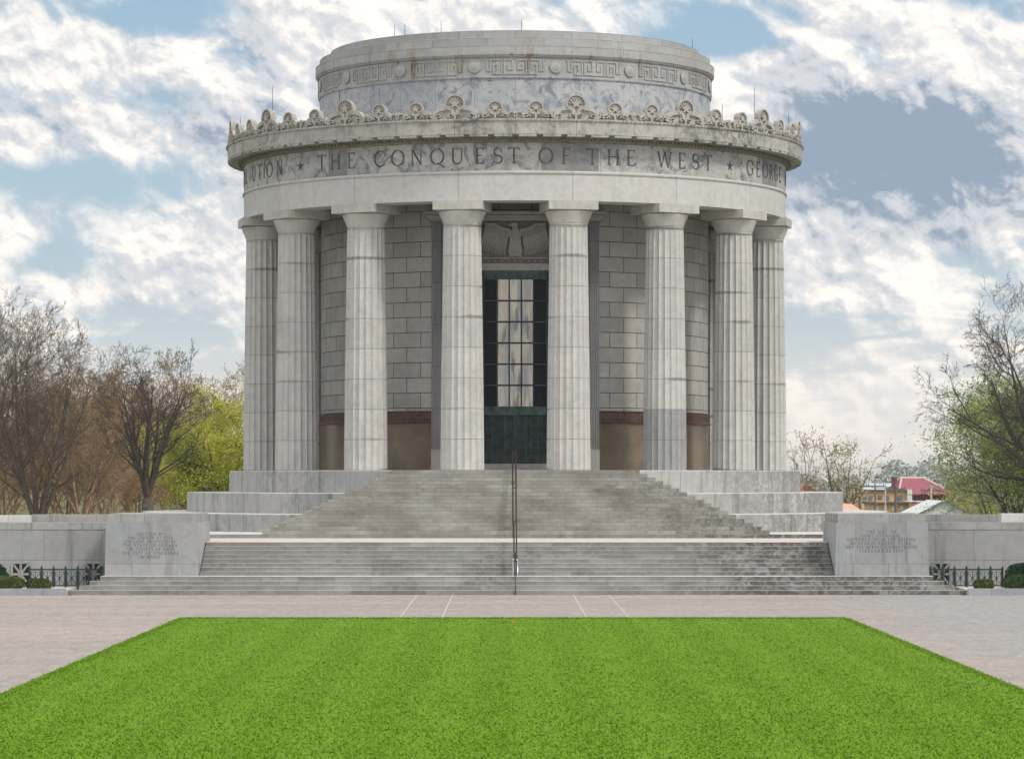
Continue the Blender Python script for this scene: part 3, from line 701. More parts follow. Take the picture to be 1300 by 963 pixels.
for k in range(48):
    t=radians(3.75+7.5*k); big=(k%3==1)
    src=pb if big else ps
    if k==0: o=ps
    elif k==1: o=pb
    else: o=src.copy(); COL.objects.link(o)
    o.parent=cor; o.location=(RR*sin(t),-RR*cos(t),20.29); o.rotation_euler=(0,0,t); o.scale=(1,1,.8)
for k in range(16):
    t=radians(22.5*k); o=ro if k==0 else ro.copy()
    if k: COL.objects.link(o)
    o.parent=cor; o.location=(RR*sin(t),-RR*cos(t),20.29); o.rotation_euler=(0,0,t); o.scale=(1,1,.8)
# attic drum
RA=9.5
g=MB(); g.lathe([(RA-.1,20.2),(RA-.1,22.58),(RA-.04,22.6),(RA-.02,22.66),(RA-.06,22.68)],n=256); att=g.build('attic_drum',M['attic'],mem)
g=MB(); g.lathe([(RA-.06,22.68),(RA-.06,23.54)],n=256)
def key(mb,t,flip):
    Mx=Matrix.Rotation(t,4,'Z')@Matrix.Translation((0,-(RA-.06),22.78)); s=-1 if flip else 1
    u=.135
    P=[(0,0),(0,5),(4,5),(4,1.6),(1.6,1.6),(1.6,3.4),(2.8,3.4)]
    mb.ribbon([(s*(x-2.2)*u,z*u) for x,z in P],.055,-.035,.01,Mx)
def poly_ribs(mb,t,pts,w=.05):
    for i in range(len(pts)-1):
        (x0,z0),(x1,z1)=pts[i],pts[i+1]
        a=min(x0,x1)-w/2; b_=max(x0,x1)+w/2; c0=min(z0,z1)-w/2; c1=max(z0,z1)+w/2
        tt=t+(a+b_)/2/RA; Mx=Matrix.Rotation(tt,4,'Z')@Matrix.Translation((0,-(RA-.06),22.80)); hw=(b_-a)/2
        mb.box(-hw,hw,-.045-.0006*i,.02,c0,c1,0,Mx)
u=.125
for k in range(16):
    t0=radians(22.5*k)          # centre between two roundels
    for s in (-1,1):
        # running greek keys mirrored about the middle
        for j,xc in enumerate((.0,.62,1.08)):
            pts={0:[(0,0),(.5,0),(.5,.62),(.12,.62),(.12,.2),(.32,.2),(.32,.42)],
                 1:[(.62,.62),(.62,.0),(.98,0),(.98,.42),(.8,.42),(.8,.2)],
                 2:[(.62,.62),(1.12,.62),(1.12,.14),(1.3,.14),(1.3,.62),(1.36,.62)]}[j]
            poly_ribs(g,t0,[(s*x,z) for x,z in pts])
g.lathe([(RA-.055,23.54),(RA+.02,23.56),(RA+.06,23.62),(RA+.10,23.66),(RA+.10,23.70)],n=256,mi=0)
g.build('fret_band',M['fret'],mem)
for k in range(16):
    t=radians(11.25+22.5*k); rd=MB()
    prof=[(.29,0),(.29,.035),(.25,.05),(.24,.035),(.21,.035),(.15,.05),(.0,.06)]
    n=28
    for i in range(n):
        a0,a1=2*pi*i/n,2*pi*(i+1)/n
        for (r0,d0),(r1,d1) in zip(prof,prof[1:]):
            rd.quad([(r0*cos(a0),-d0,r0*sin(a0)),(r0*cos(a1),-d0,r0*sin(a1)),(r1*cos(a1),-d1,r1*sin(a1)),(r1*cos(a0),-d1,r1*sin(a0))])
    if k==0: r0_=rd.build('roundel',M['fret'],att,True); o=r0_
    else: o=r0_.copy(); COL.objects.link(o); o.parent=att
    o.location=(  (RA-.03)*sin(t),-(RA-.03)*cos(t),23.12); o.rotation_euler=(0,0,t)
g=MB(); g.lathe([(RA+.10,23.70),(RA+.10,24.09),(RA-.1,24.1),(RA-.1,24.44),(RA-.12,24.46),(RA-.62,24.47),(RA-.62,24.83),(RA-.66,24.85),(.3,25.0)],n=256)
g.build('attic_cap',M['attic_top'],mem)
# lightning rods
def rod(px,R_,zb,h,back=False):
    t=ang(px,R_); g=MB(); g.tube([(0,0,0),(0,0,h*.9),(0,0,h)],[.014,.011,.003],5)
    o=g.build('lightning_rod',M['rail'],mem); o.location=(R_*sin(t),(R_ if back else -R_)*cos(t),zb)
for px in (501,514,560,662,879): rod(px,8.5 if abs(px-653)<210 else 8.6,24.83,.62)
for px,h in ((302,1.4),(346,2.3),(431,1.6),(958,2.2),(1001,1.6),(917,1.2)): rod(px,13.2,20.3,h)

# ------------------------------------------------------------------ piers, wing walls
YP0=-160.3+128.4; YP1=-160.3+133.6
for s,lab,lines,cxp,z0,w in ((-1,'left stone pier carved with the words ERECTED BY THE UNITED STATES',
     ['ERECTED BY','THE UNITED STATES','ON LAND PROVIDED BY','THE STATE OF INDIANA','THE COUNTY OF KNOX','THE CITY OF VINCENNES','MCMXXXI'],-14.17,2.287,.1065),
    (1,'right stone pier carved with the words THE SITE OF FORT SACKVILLE',
     ['THE SITE OF','FORT SACKVILLE','CAPTURED FROM THE BRITISH','BY GEORGE ROGERS CLARK','AND HIS HEROIC COMPATRIOTS','FEBRUARY 25 1779'],14.08,2.37,.108)):
    t=thing('stone_pier',lab,'pier',(0,0,0),group='inscribed piers beside the steps')
    a,b_=sorted((s*12.3,s*15.93))
    g=MB(); g.box(a,b_,YP0,YP1,Z1-.3,2.73,tx=.04)
    body=g.build('pier_body',M['pier'],t)
    md=body.modifiers.new('b','BEVEL'); md.width=.015; md.segments=1
    g=MB(); a2,b2=sorted((s*12.42,s*15.81)); g.box(a2,b2,YP0+.1,YP1,2.731,3.06); 
    c_=g.build('pier_cap',M['coping'],t); md=c_.modifiers.new('b','BEVEL'); md.width=.02; md.segments=1
    g=MB()
    for i,ln in enumerate(lines):
        z=z0-.147*i; yy=YP0+.04*(z-Z1+.3)/2.06
        line_text(g,ln,cxp,yy-.004,z-.055,.108,width=len(ln)*w*.985)
    g.build('inscription',M['letter_pier'],t)
YW=-160.3+131.5
for s in (-1,1):
    t=thing('wing_wall','long low grey granite wing wall to the '+('left' if s<0 else 'right')+' of the steps with slotted stone vents','wall',(0,0,0),group='wing walls beside the piers')
    a,b_=sorted((s*15.95,s*46)); g=MB(); g.box(a,b_,YW,YW+1.0,-.2,2.41); wl=g.build('wall_face',M['wall'],t)
    g=MB(); g.box(a,b_,YW-.02,YW+1.0,2.412,2.69); g.build('coping',M['coping'],t)
    # set back parapet, bending away from the plaza further out
    x1=s*15.95; x2=s*19.4
    a,b_=sorted((x1,x2)); g=MB(); g.box(a,b_,YW+1.4,YW+2.2,1.5,2.99)
    top=3.03 if s>0 else 2.96
    P=[(x2,YW+1.4),(s*46,YW-1.0 if s<0 else YW+1.0),(s*46,YW+3.4),(x2,YW+2.2)]
    if s>0: P=[(x,y) for x,y in P][::-1]
    bz=[(x,y,1.5) for x,y in P]; tz=[(x,y,top) for x,y in P]
    g2=MB()
    for i in range(4):
        j=(i+1)%4; g2.quad([bz[j],bz[i],tz[i],tz[j]],[(bz[j][0],1.5),(bz[i][0],1.5),(bz[i][0],top),(bz[j][0],top)])
    g2.quad(tz[::-1],[(q[0],q[1]) for q in tz[::-1]])
    g.build('parapet',M['coping'],t); g2.build('outer_parapet',M['tread'],t)  # outer stretch in paler stone: its sunlight is put into the colour
    vs=(-19.62,-16.75) if s<0 else (16.8,)
    for vx in vs:
        v=MB(); z0,z1=.24,1.06; w=.31
        v.box(vx-w,vx+w,YW-.012,YW+.02,z0,z1,1)  # shade of the vent opening painted as a dark plate
        v.box(vx-w-.07,vx-w,YW-.06,YW,z0,z1); v.box(vx+w,vx+w+.07,YW-.06,YW,z0,z1); v.box(vx-w,vx+w,YW-.06,YW,z1,z1+.07); v.box(vx-w,vx+w,YW-.06,YW,z0-.07,z0)
        Mx=Matrix.Translation((vx,YW-.02,(z0+z1)/2)); hh=(z1-z0)/2
        v.ribbon([(0,-hh),(0,hh)],.09,-.034,.0,Mx); v.ribbon([(-w,0),(w,0)],.09,-.031,.0,Mx)
        v.ribbon([(-w,-hh),(w,hh)],.075,-.028,.0,Mx); v.ribbon([(-w,hh),(w,-hh)],.075,-.025,.0,Mx)
        v.build('vent_grille',[M['coping'],M['dark']],t)
    # planter kerb and bed
    k=MB(); a,b_=sorted((s*17.12,s*46)); k.box(a,b_,-34.3,-34.05,-.05,.255)
    tag(k.build('stone_kerb',M['kerb']),'low pale stone kerb edging the planting bed on the '+('left' if s<0 else 'right'),'kerb','kerbs of the planting beds')
    k=MB(); k.box(a,b_,-34.05,YW,-.05,.2); tag(k.build('planting_bed_ground',M['landing']),kind='structure')
# iron fences
def fence(xa,xb,n,lab):
    t=thing('iron_fence',lab,'fence',(0,0,0),group='low iron fences before the wing walls')
    y=-31.0; z0,z1=.2,.92; dx=(xb-xa)/n
    for i in range(n+1):
        x=xa+dx*i; g=MB(); g.box(x-.04,x+.04,y-.04,y+.04,z0,z1+.05); g.tube([(x,y,z1+.05),(x,y,z1+.08),(x,y,z1+.14)],[.045,.03,.002],8); g.build('post',M['fence'],t)
    for i in range(n):
        x0=xa+dx*i+.04; x1=xa+dx*(i+1)-.04; g=MB(); xm=(x0+x1)/2; zm=(z0+z1)/2
        g.box(x0,x1,y-.03,y+.03,z1-.06,z1); g.box(x0,x1,y-.02,y+.02,z0+.04,z0+.09); g.box(x0,x1,y-.012,y+.012,z1-.13,z1-.11)
        g.ribbon([(x0,z0+.09),(x1,z1-.12)],.022,y-.010,y+.010); g.ribbon([(x1,z0+.09),(x0,z1-.12)],.022,y-.013,y+.007); g.box(xm-.011,xm+.011,y-.016,y+.004,z0+.09,z1-.13)
        g.box(x0+.01,x0+.03,y-.01,y+.01,z0+.09,z1-.13); g.box(x1-.03,x1-.01,y-.01,y+.01,z0+.09,z1-.13)
        g.prism([(xm+cos(2*pi*j/10)*.05,zm+sin(2*pi*j/10)*.05) for j in range(10)],y-.022,y-.004)
        g.build('panel',M['fence'],t)
fence(-18.96,-16.15,6,'low dark green iron fence with crossed bars left of the steps')
fence(16.1,18.9,6,'low dark green iron fence with crossed bars right of the steps')
# hedges
def hedge(x0,x1,y0,y1,z0,z1,lab,mat='leaf_box',round_=.25,n=None,cat='hedge',seed=1,ls=.035):
    r=random.Random(seed); g=MB()
    t=thing('clipped_hedge' if cat=='hedge' else 'evergreen_shrub',lab,cat,((x0+x1)/2,(y0+y1)/2,z0),group='shrubs of the planting beds')
    w,d,h=(x1-x0)/2,(y1-y0)/2,(z1-z0)
    n=n or int(w*d*20000+w*h*26000)
    for _ in range(n):
        # superellipsoid shell
        a=r.uniform(0,2*pi); b_=r.uniform(0,pi/2); e=.45
        cx=abs(cos(a))**e*(1 if cos(a)>0 else -1); cy=abs(sin(a))**e*(1 if sin(a)>0 else -1)
        cb=cos(b_)**e; sb=sin(b_)**e
        k=r.uniform(.84,1.04)+ .14*noise.noise(Vector((cx*3+x0,cy*3,sb*3)))
        p=Vector((w*cx*cb*k,d*cy*cb*k,h*sb*k))
        q=Vector((r.gauss(0,1),r.gauss(0,1),r.gauss(0,1))).normalized(); s_=q.orthogonal().normalized(); u_=q.cross(s_); l=ls*r.uniform(.6,1.3)
        g.quad([p-s_*l,p+u_*l*.5,p+s_*l,p-u_*l*.5])
    g.build('foliage',M[mat],t)
    g=MB(); g.box(-w*.8,w*.8,-d*.8,d*.8,0,h*.82); g.build('twigs',simple('hedge_twigs',(.02,.028,.012),.9),t)
hedge(-18.72,-17.83,-33.7,-33.0,.2,.58,'small clipped boxwood hedge left of the steps before the iron fence',seed=2)
hedge(-21.4,-18.9,-33.8,-32.9,.2,.66,'long clipped boxwood hedge at the left edge of the view',seed=3)
hedge(17.46,18.2,-33.6,-33.0,.2,.56,'small clipped boxwood hedge right of the steps before the iron fence',seed=4)
hedge(18.7,21.5,-33.8,-32.9,.2,.72,'long clipped boxwood hedge at the right edge of the view',seed=5)
hedge(-22.5,-19.75,-32.4,-31.4,.2,1.15,'taller dark green shrub behind the hedge at the left edge',mat='leaf_dark',seed=6,cat='shrub',ls=.07)
hedge(18.95,22,-32.4,-31.4,.2,1.1,'taller dark green shrub behind the hedge at the right edge',mat='leaf_dark',seed=7,cat='shrub',ls=.07)

# ------------------------------------------------------------------ trees
class Tree:
    def __init__(s,seed,H,stems=4,spread=.55,levels=4,trunk_r=.35,fork=1.5,up=.35,nchild=(6,6,5,4),wob=.18,lean=None,ratio=.52,twr=.011,angs=(28,55)):
        s.r=random.Random(seed); s.tr=MB(); s.tw=MB(); s.tips=[]; s.lv=levels; s.up=up; s.nc=nchild; s.wob=wob; s.ratio=ratio; s.twr=twr; s.angs=angs
        base=Vector((0,0,-.5)); top=Vector((s.r.uniform(-.2,.2),0,fork))
        s.tr.tube([base,(base+top)/2,top],[trunk_r*1.3,trunk_r*.98,trunk_r*.72],9)
        for i in range(stems):
            a=2*pi*(i+s.r.uniform(-.25,.25))/stems; k=spread*(s.r.uniform(.25,1.0) if stems>1 else .1)
            d=Vector((cos(a)*k,sin(a)*k,1)).normalized()
            if lean: d=(d+Vector(lean)).normalized()
            s.branch(top-d*.1,d,(H-fork)*s.r.uniform(.78,1.0),trunk_r*s.r.uniform(.32,.5),0)
    def branch(s,p,d,L,r,lv):
        n=7 if lv==0 else (5 if lv<3 else 3)
        pts=[p.copy()]; rad=[r]; dirs=[d]
        for i in range(n):
            w=s.wob*(1 if lv else .6)
            d=(d+Vector((s.r.gauss(0,w),s.r.gauss(0,w),s.r.gauss(0,w*.6)+s.up*.25))).normalized()
            p=p+d*(L/n); pts.append(p.copy()); rad.append(max(s.twr*.6,r*(1-(i+1)/n)**.85)); dirs.append(d)
        mb=s.tr if lv<2 else s.tw
        mb.tube(pts,rad,(7,5,4,3,3,3)[min(lv,5)],cap=False)
        if lv>=s.lv: s.tips.append((pts[-1],dirs[-1])); s.tips.append((pts[-2],dirs[-2])); return
        nc=s.nc[min(lv,len(s.nc)-1)]
        for i in range(nc):
            u=.22+.78*(i+s.r.random())/nc if lv else .18+.8*(i+s.r.random())/nc
            u=min(u,.999); j=int(u*n); q=pts[j].lerp(pts[j+1],u*n-j)
            dd=dirs[min(j+1,n)]; o=dd.orthogonal().normalized(); o=Matrix.Rotation(s.r.uniform(0,2*pi),3,dd)@o
            a=radians(s.r.uniform(*s.angs)); nd=(dd*cos(a)+o*sin(a)).normalized()
            rr=(rad[j]*s.r.uniform(.36,.52)*(1 if lv<1 else .8)); 
            s.branch(q,nd,L*s.ratio*(1.15-.55*u)*s.r.uniform(.75,1.15),max(s.twr,rr),lv+1)
    def leaves(s,count,size,jit=.25,mi=1,zmax=None):
        for _ in range(count):
            p,d=s.r.choice(s.tips)
            if zmax and p.z>zmax*s.r.uniform(.8,1.1): continue
            q=p+Vector((s.r.gauss(0,jit),s.r.gauss(0,jit),s.r.gauss(0,jit)))
            a=Vector((s.r.gauss(0,1),s.r.gauss(0,1),s.r.gauss(0,1))).normalized(); b_=a.orthogonal().normalized(); c=a.cross(b_); l=size*s.r.uniform(.5,1.2)
            s.tw.quad([q-b_*l,q+c*l*.6,q+b_*l,q-c*l*.6],None,mi)
    def make(s,name,label,cat,loc,bark,leaf=None,rz=0,group=None,sc=1.0):
        t=thing(name,label,cat,loc,rz,group); t.scale=(sc,sc,sc)
        s.tr.build('trunk',bark,t,True); s.tw.build('crown',[bark,leaf or bark],t,False)
        return t
def at(px,d): return (px-VX)*d/F+CX
def place(px,d,z=None):
    x=at(px,d); y=CY+d; return (x,y,gz(x,y) if z is None else z)
def again(src,label,loc,rz,sc,group=None):
    o=copy_tree(src); o['label']=label; o.location=loc; o.rotation_euler=(0,0,rz)
    o.scale=(sc,)*3 if isinstance(sc,(int,float)) else sc
    if group: o['group']=group
    return o
GL='bare trees left of the memorial'
T1=Tree(11,14.8,stems=8,spread=.5,levels=4,trunk_r=.42,fork=1.2,nchild=(10,7,6,4),up=.16,wob=.12,ratio=.50,angs=(26,58))
t1=T1.make('bare_tree','tall bare many-stemmed tree at the far left edge','tree',place(48,215),M['bark'],group=GL,sc=.93)
T2=Tree(12,12.6,stems=5,spread=.6,levels=4,trunk_r=.30,fork=1.0,nchild=(9,7,6,4),up=.15,wob=.13,ratio=.48,angs=(26,56))
T2.leaves(900,.07,.3)
t2=T2.make('budding_tree','bare leaning tree with reddish buds between the two dark bare trees','tree',place(105,222),M['bark_warm'],M['leaf_rust'],group=GL)
T3=Tree(14,11.6,stems=8,spread=.48,levels=4,trunk_r=.46,fork=3.2,nchild=(9,6,5,4),up=.16,wob=.12,ratio=.47,angs=(26,56))
t3=T3.make('bare_tree','dark bare tree with a thick trunk nearest the memorial on the left','tree',place(190,210),M['bark_dark'],group=GL)
again(t1,'bare tree partly cut off by the left edge of the view',place(-28,225),2.0,.93,GL)
GB='woodland trees behind the bare trees on the left'
T4=Tree(21,11,stems=6,spread=.6,levels=4,trunk_r=.25,fork=1.5,nchild=(9,7,5,4),up=.2,wob=.18,ratio=.5,twr=.016)
T4.leaves(2600,.075,.4)
t4=T4.make('woodland_tree','olive budding woodland tree standing behind the far left bare tree','tree',place(20,270),M['bark_warm'],M['leaf_olive'],group=GB)
T5=Tree(22,9.5,stems=6,spread=.7,levels=4,trunk_r=.22,fork=1.0,nchild=(9,7,5,4),up=.15,wob=.2,ratio=.5,twr=.016)
T5.leaves(3200,.08,.4)
t5=T5.make('woodland_tree','rusty orange budding woodland tree behind the middle bare tree','tree',place(128,262),M['bark_warm'],M['leaf_rust'],group=GB)
for i,(px,d,src,rz,sc,lab) in enumerate([
   (70,285,t4,1.1,1.0,'olive budding tree in the wood between the first two bare trees'),
   (-20,280,t5,2.2,1.05,'rusty budding tree in the wood at the left frame edge'),
   (45,250,t5,.7,.8,'low rusty tree in front of the wood under the far left bare tree'),
   (96,305,t4,2.6,1.1,'olive budding tree rising behind the rusty tree'),
   (160,290,t4,3.6,.95,'olive budding tree behind the dark bare tree on its left side'),
   (178,255,t5,4.4,.62,'low orange budding tree at the foot of the dark bare tree'),
   (208,300,t4,5.0,1.0,'olive budding tree behind the dark bare tree on its right side'),
   (228,268,t5,5.6,.7,'rusty budding tree between the dark bare tree and the lime green tree'),
   (84,248,t4,4.0,.72,'low olive tree before the wood left of the middle bare tree'),
   (140,246,t4,1.9,.62,'low olive tree before the wood beside the dark bare tree'),
   (236,275,t4,.4,1.15,'tall olive budding tree behind the gap between the dark bare tree and the lime tree'),
   (120,300,t5,3.1,1.35,'tall rusty budding tree behind the middle bare tree'),
   (165,305,t4,1.3,1.15,'tall olive budding tree straight behind the dark bare tree'),
   (5,246,t4,5.2,.7,'low olive tree at the left edge behind the wing wall')]):
    again(src,lab,place(px,d),rz,sc,GB)
T6=Tree(31,12.2,stems=4,spread=.35,levels=4,trunk_r=.25,fork=3,nchild=(7,5,4,3),up=.3,ratio=.42,twr=.014)
T6.leaves(2200,.10,.3)
t6=T6.make('budding_tree','slim tall tree with pale cream buds above the lime green tree','tree',place(288,262),M['bark_warm'],M['leaf_cream'],group=GL)
again(t6,'slim cream budding tree between the dark bare tree and the lime green tree',place(252,275),1.5,.98,GL)
T7=Tree(32,9.6,stems=6,spread=.75,levels=3,trunk_r=.3,fork=1.2,nchild=(9,8,6),up=.12,ratio=.5,twr=.014)
T7.leaves(30000,.10,.32)
t7=T7.make('leafy_tree','bright lime green leafing tree right against the memorial on the left','tree',place(292,235),M['bark_dark'],M['leaf_lime'])
again(t7,'smaller lime green leafing tree behind the dark bare tree and the terrace',place(252,246),2.1,.72)
again(t5,'rust red budding tree peeping out beside the leftmost column',place(310,240),.3,.75)
# far wood seen as one mass
def wood(name,x0,x1,y,h,mat,lab,n,seed,ls):
    r=random.Random(seed); g=MB()
    for _ in range(n):
        x=r.uniform(x0,x1); yy=y+r.uniform(-12,12)
        hh=h*(.72+.38*noise.noise(Vector((x*.05,seed,0)))+.2*noise.noise(Vector((x*.21,seed,3))))
        z=gz(x,yy)+hh*r.random()**.6
        q=Vector((x,yy,z)); a=Vector((r.gauss(0,1),r.gauss(0,1),r.gauss(0,1))).normalized(); b_=a.orthogonal().normalized(); c=a.cross(b_); l=ls*r.uniform(.5,1.3)
        g.quad([q-b_*l,q+c*l*.7,q+b_*l,q-c*l*.7])
    tag(g.build(name,M[mat]),lab,'woodland',kind='stuff')
wood('far_woodland',-130,-18,190,9.5,'leaf_brown','brown and olive undergrowth of the wood behind the bare trees',26000,4,.22)
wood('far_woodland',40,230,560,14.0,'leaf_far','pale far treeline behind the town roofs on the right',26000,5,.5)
# right side trees
T8=Tree(55,16,stems=9,spread=.95,levels=4,trunk_r=.6,fork=3.0,nchild=(10,8,6,4),up=.14,wob=.2,ratio=.48,lean=(-.18,0,0))
T8.leaves(1200,.06,.3)
t8=T8.make('bare_tree','big spreading bare tree cut off by the right edge of the view','tree',place(1352,205),M['bark_dark'],M['leaf_olive'])
T9=Tree(61,11.8,stems=6,spread=.45,levels=3,trunk_r=.3,fork=1.2,nchild=(9,8,6),up=.15,ratio=.48,twr=.014)
T9.leaves(22000,.09,.4)
t9=T9.make('leafy_tree','olive green leafing tree under the big bare tree on the right','tree',place(1300,215),M['bark_dark'],M['leaf_green'],group='leafing trees on the right',sc=.95)
T9b=Tree(66,12.0,stems=6,spread=.75,levels=3,trunk_r=.3,fork=1.5,nchild=(9,8,5),up=.15,ratio=.5,twr=.014)
T9b.leaves(9000,.09,.4)
T9b.make('leafy_tree','pale yellow green airy tree behind the olive green one on the right','tree',place(1282,235),M['bark'],M['leaf_cream'],group='leafing trees on the right')
again(t9,'olive green leafing tree cut by the right edge of the view',place(1330,222),1.7,1.1)
T10=Tree(71,13,stems=4,spread=.25,levels=3,trunk_r=.2,fork=4,nchild=(7,5,4),up=.2,ratio=.32,twr=.02)
T10.leaves(350,.09,.3)
T10.make('budding_tree','thin budding tree just right of the memorial base','tree',place(1017,270),M['bark_warm'],M['leaf_cream'],sc=1.0)
T11=Tree(72,13.4,stems=5,spread=.5,levels=3,trunk_r=.24,fork=5,nchild=(7,6,5),up=.12,ratio=.36,twr=.022)
T11.leaves(1800,.10,.35)
T11.make('budding_tree','round cream green budding tree between the memorial and the tan building','tree',place(1070,275),M['bark'],M['leaf_cream'],sc=1.0)
again(t9,'small yellow green bush low beside the memorial base on the right',place(1022,290),.5,(.3,.3,.55))
again(t9,'distant green tree between the round budding tree and the tan building',place(1084,340),2.5,(.25,.25,.5))
T12=Tree(73,4.6,stems=8,spread=.7,levels=2,trunk_r=.15,fork=.6,nchild=(7,6),up=.2,ratio=.5,twr=.02)
T12.leaves(700,.12,.3)
T12.make('budding_tree','small many-stemmed tree with red orange buds before the white gabled roof','tree',place(1203,262),simple('pale_bark',(.45,.40,.38),.9),M['leaf_rust'],sc=.95)
again(t7,'yellow tree between the red roof and the olive green tree',place(1228,300),3.3,(.45,.45,.85))

# ------------------------------------------------------------------ town on the right
def Zp(py,d): return CZ-(py-VY)*d/F
def bld_box(mb,px0,px1,py0,py1,d,depth,mi=0):
    mb.box(at(px0,d),at(px1,d),CY+d,CY+d+depth,Zp(py1,d),Zp(py0,d),mi)
brickred=simple('dark_red_brick',(.17,.05,.055),.8,var=.25,scale=1.5); tile=simple('maroon_roof_tile',(.27,.07,.085),.7,var=.2,scale=3)
tan=simple('tan_brick',(.62,.40,.22),.85,var=.12,scale=1.5); pale=simple('pale_plaster',(.66,.64,.60),.85,var=.1); winm=simple('blue_grey_window',(.10,.15,.20),.2,var=.4); darkt=simple('dark_trim',(.09,.09,.09),.7)
whitem=simple('white_metal_roof',(.62,.66,.64),.6,var=.08); salmon=simple('salmon_roof',(.62,.34,.26),.8); bluem=simple('pale_blue_roof',(.42,.50,.56),.6); polem=simple('wood_pole',(.14,.12,.10),.9)
d=350
t=thing('red_roofed_building','brick building with a big maroon hipped roof right of the chimney','building')
g=MB(); bld_box(g,1150,1200,627,668,d,16); g.build('wall',brickred,t)
g=MB(); x0,x1=at(1140,d),at(1208,d); y0,y1=CY+d-1,CY+d+17; zb,zt=Zp(627,d),Zp(607,d); xa,xb=at(1156,d),at(1185,d); ym=(y0+y1)/2
g.quad([(x0,y0,zb),(x1,y0,zb),(xb,ym,zt),(xa,ym,zt)]); g.quad([(x1,y0,zb),(x1,y1,zb),(xb,ym,zt)]); g.quad([(x1,y1,zb),(x0,y1,zb),(xa,ym,zt),(xb,ym,zt)]); g.quad([(x0,y1,zb),(x0,y0,zb),(xa,ym,zt)]); g.quad([(x0,y0,zb),(x0,y1,zb),(x1,y1,zb),(x1,y0,zb)])
rf=g.build('roof',tile,t)
g=MB(); g.tube([(xa-.2,ym,zt+.02),(xb+.2,ym,zt+.02)],.15,6); g.tube([(xb,ym,zt),(x1+.1,y0-.1,zb)],.18,6); g.tube([(xa,ym,zt),(x0-.1,y0-.1,zb)],.1,6); g.build('ridge',simple('pale_pink_ridge',(.6,.42,.4),.7),rf)
for px in (1158,1168,1178,1188):
    g=MB(); bld_box(g,px,px+4,633,642,d-.1,.2); g.build('window',winm,t)
d=335
t=thing('tan_building','flat roofed tan brick building with blue windows below the chimney','building')
g=MB(); bld_box(g,1094,1153,623,668,d,14); g.build('wall',tan,t)
g=MB(); bld_box(g,1093,1154,621.5,623,d-.3,14.6); g.build('parapet',darkt,t)
for px,w in ((1096,4),(1103,5),(1115,5),(1125,4),(1138,7)):
    g=MB(); bld_box(g,px,px+w,629,634,d-.15,.2); g.build('window',winm,t)
g=MB(); bld_box(g,1152,1158,621,640,d-.6,2); g.build('corner_pier',pale,t)
d=322
t=thing('tan_annex','low tan annex with a dark flat roof before the tan building','building')
g=MB(); bld_box(g,1108,1153,639,668,d,8); g.build('wall',simple('orange_tan_brick',(.66,.44,.24),.85),t)
g=MB(); bld_box(g,1104,1156,637,639,d-.5,9); g.build('roof',darkt,t)
g=MB(); bld_box(g,1109,1124,635.2,637,d-.3,3); g.build('sign_band',simple('orange_band',(.7,.36,.12),.7),t)
for px in (1112,1122,1132,1143):
    g=MB(); bld_box(g,px,px+4,642,648,d-.1,.2); g.build('window',pale,t)
t=thing('tan_block','small square tan block between the annex and the white roof','building')
g=MB(); bld_box(g,1156,1174,637,668,d-2,6); g.build('wall',tan,t)
g=MB(); bld_box(g,1155,1175,635.8,637,d-2.3,6.6); g.build('parapet',pale,t)
g=MB(); bld_box(g,1162,1167,642,645,d-2.1,.2); g.build('window',darkt,t)
d=345
t=thing('brick_chimney','square red brick chimney standing above the tan building','chimney')
g=MB(); bld_box(g,1133,1138.5,607,640,d,.9); g.build('stack',brickred,t)
g=MB(); bld_box(g,1132.3,1139,605,607,d-.1,1.1); g.build('cap',brickred,t)
d=420
t=thing('blue_roofed_hall','long pale blue roofed hall behind the tan building','building')
g=MB(); bld_box(g,1100,1150,620,660,d,20); g.build('wall',pale,t)
g=MB(); a,b_=at(1096,d),at(1152,d); g.quad([(a,CY+d-1,Zp(621,d)),(b_,CY+d-1,Zp(621,d)),(b_,CY+d+10,Zp(613,d)),(a,CY+d+10,Zp(613,d))]); g.quad([(a,CY+d+21,Zp(621,d)),(b_,CY+d+21,Zp(621,d)),(b_,CY+d+10,Zp(613,d)),(a,CY+d+10,Zp(613,d))]); g.build('roof',bluem,t)
d=250
t=thing('white_roofed_house','house with a white low gabled roof behind the right wing wall','house')
g=MB(); bld_box(g,1172,1226,650,690,d,9); g.build('wall',pale,t)
g=MB(); x0,xm,x1=at(1160,d),at(1198,d),at(1236,d); y0,y1=CY+d-.8,CY+d+10
g.quad([(x0,y0,Zp(653,d)),(xm,y0,Zp(635,d)),(xm,y1,Zp(635,d)),(x0,y1,Zp(653,d))]); g.quad([(xm,y0,Zp(635,d)),(x1,y0,Zp(653,d)),(x1,y1,Zp(653,d)),(xm,y1,Zp(635,d))]); g.quad([(x0,y0+.3,Zp(653,d)),(x1,y0+.3,Zp(653,d)),(xm,y0+.3,Zp(635.4,d))]); g.build('roof',whitem,t)
d=265
t=thing('salmon_roofed_house','house with a low salmon roof right of the stained base tier','house')
g=MB(); bld_box(g,1074,1094,650,690,d,8); g.build('wall',pale,t)
g=MB(); x0,xm,x1=at(1066,d),at(1076,d),at(1100,d)
g.quad([(x0,CY+d-.5,Zp(652,d)),(x1,CY+d-.5,Zp(652,d)),(at(1090,d),CY+d+5,Zp(640,d)),(x0,CY+d+5,Zp(638,d))]); g.quad([(x0,CY+d+10,Zp(652,d)),(x1,CY+d+10,Zp(652,d)),(at(1090,d),CY+d+5,Zp(640,d)),(x0,CY+d+5,Zp(638,d))]); g.build('roof',salmon,t)
d=300
t=thing('brown_roofed_house','small brown roofed house just behind the top base tier on the right','house')
g=MB(); bld_box(g,1015,1034,622,668,d,6); g.build('wall',simple('brown_brick',(.3,.16,.1),.8),t)
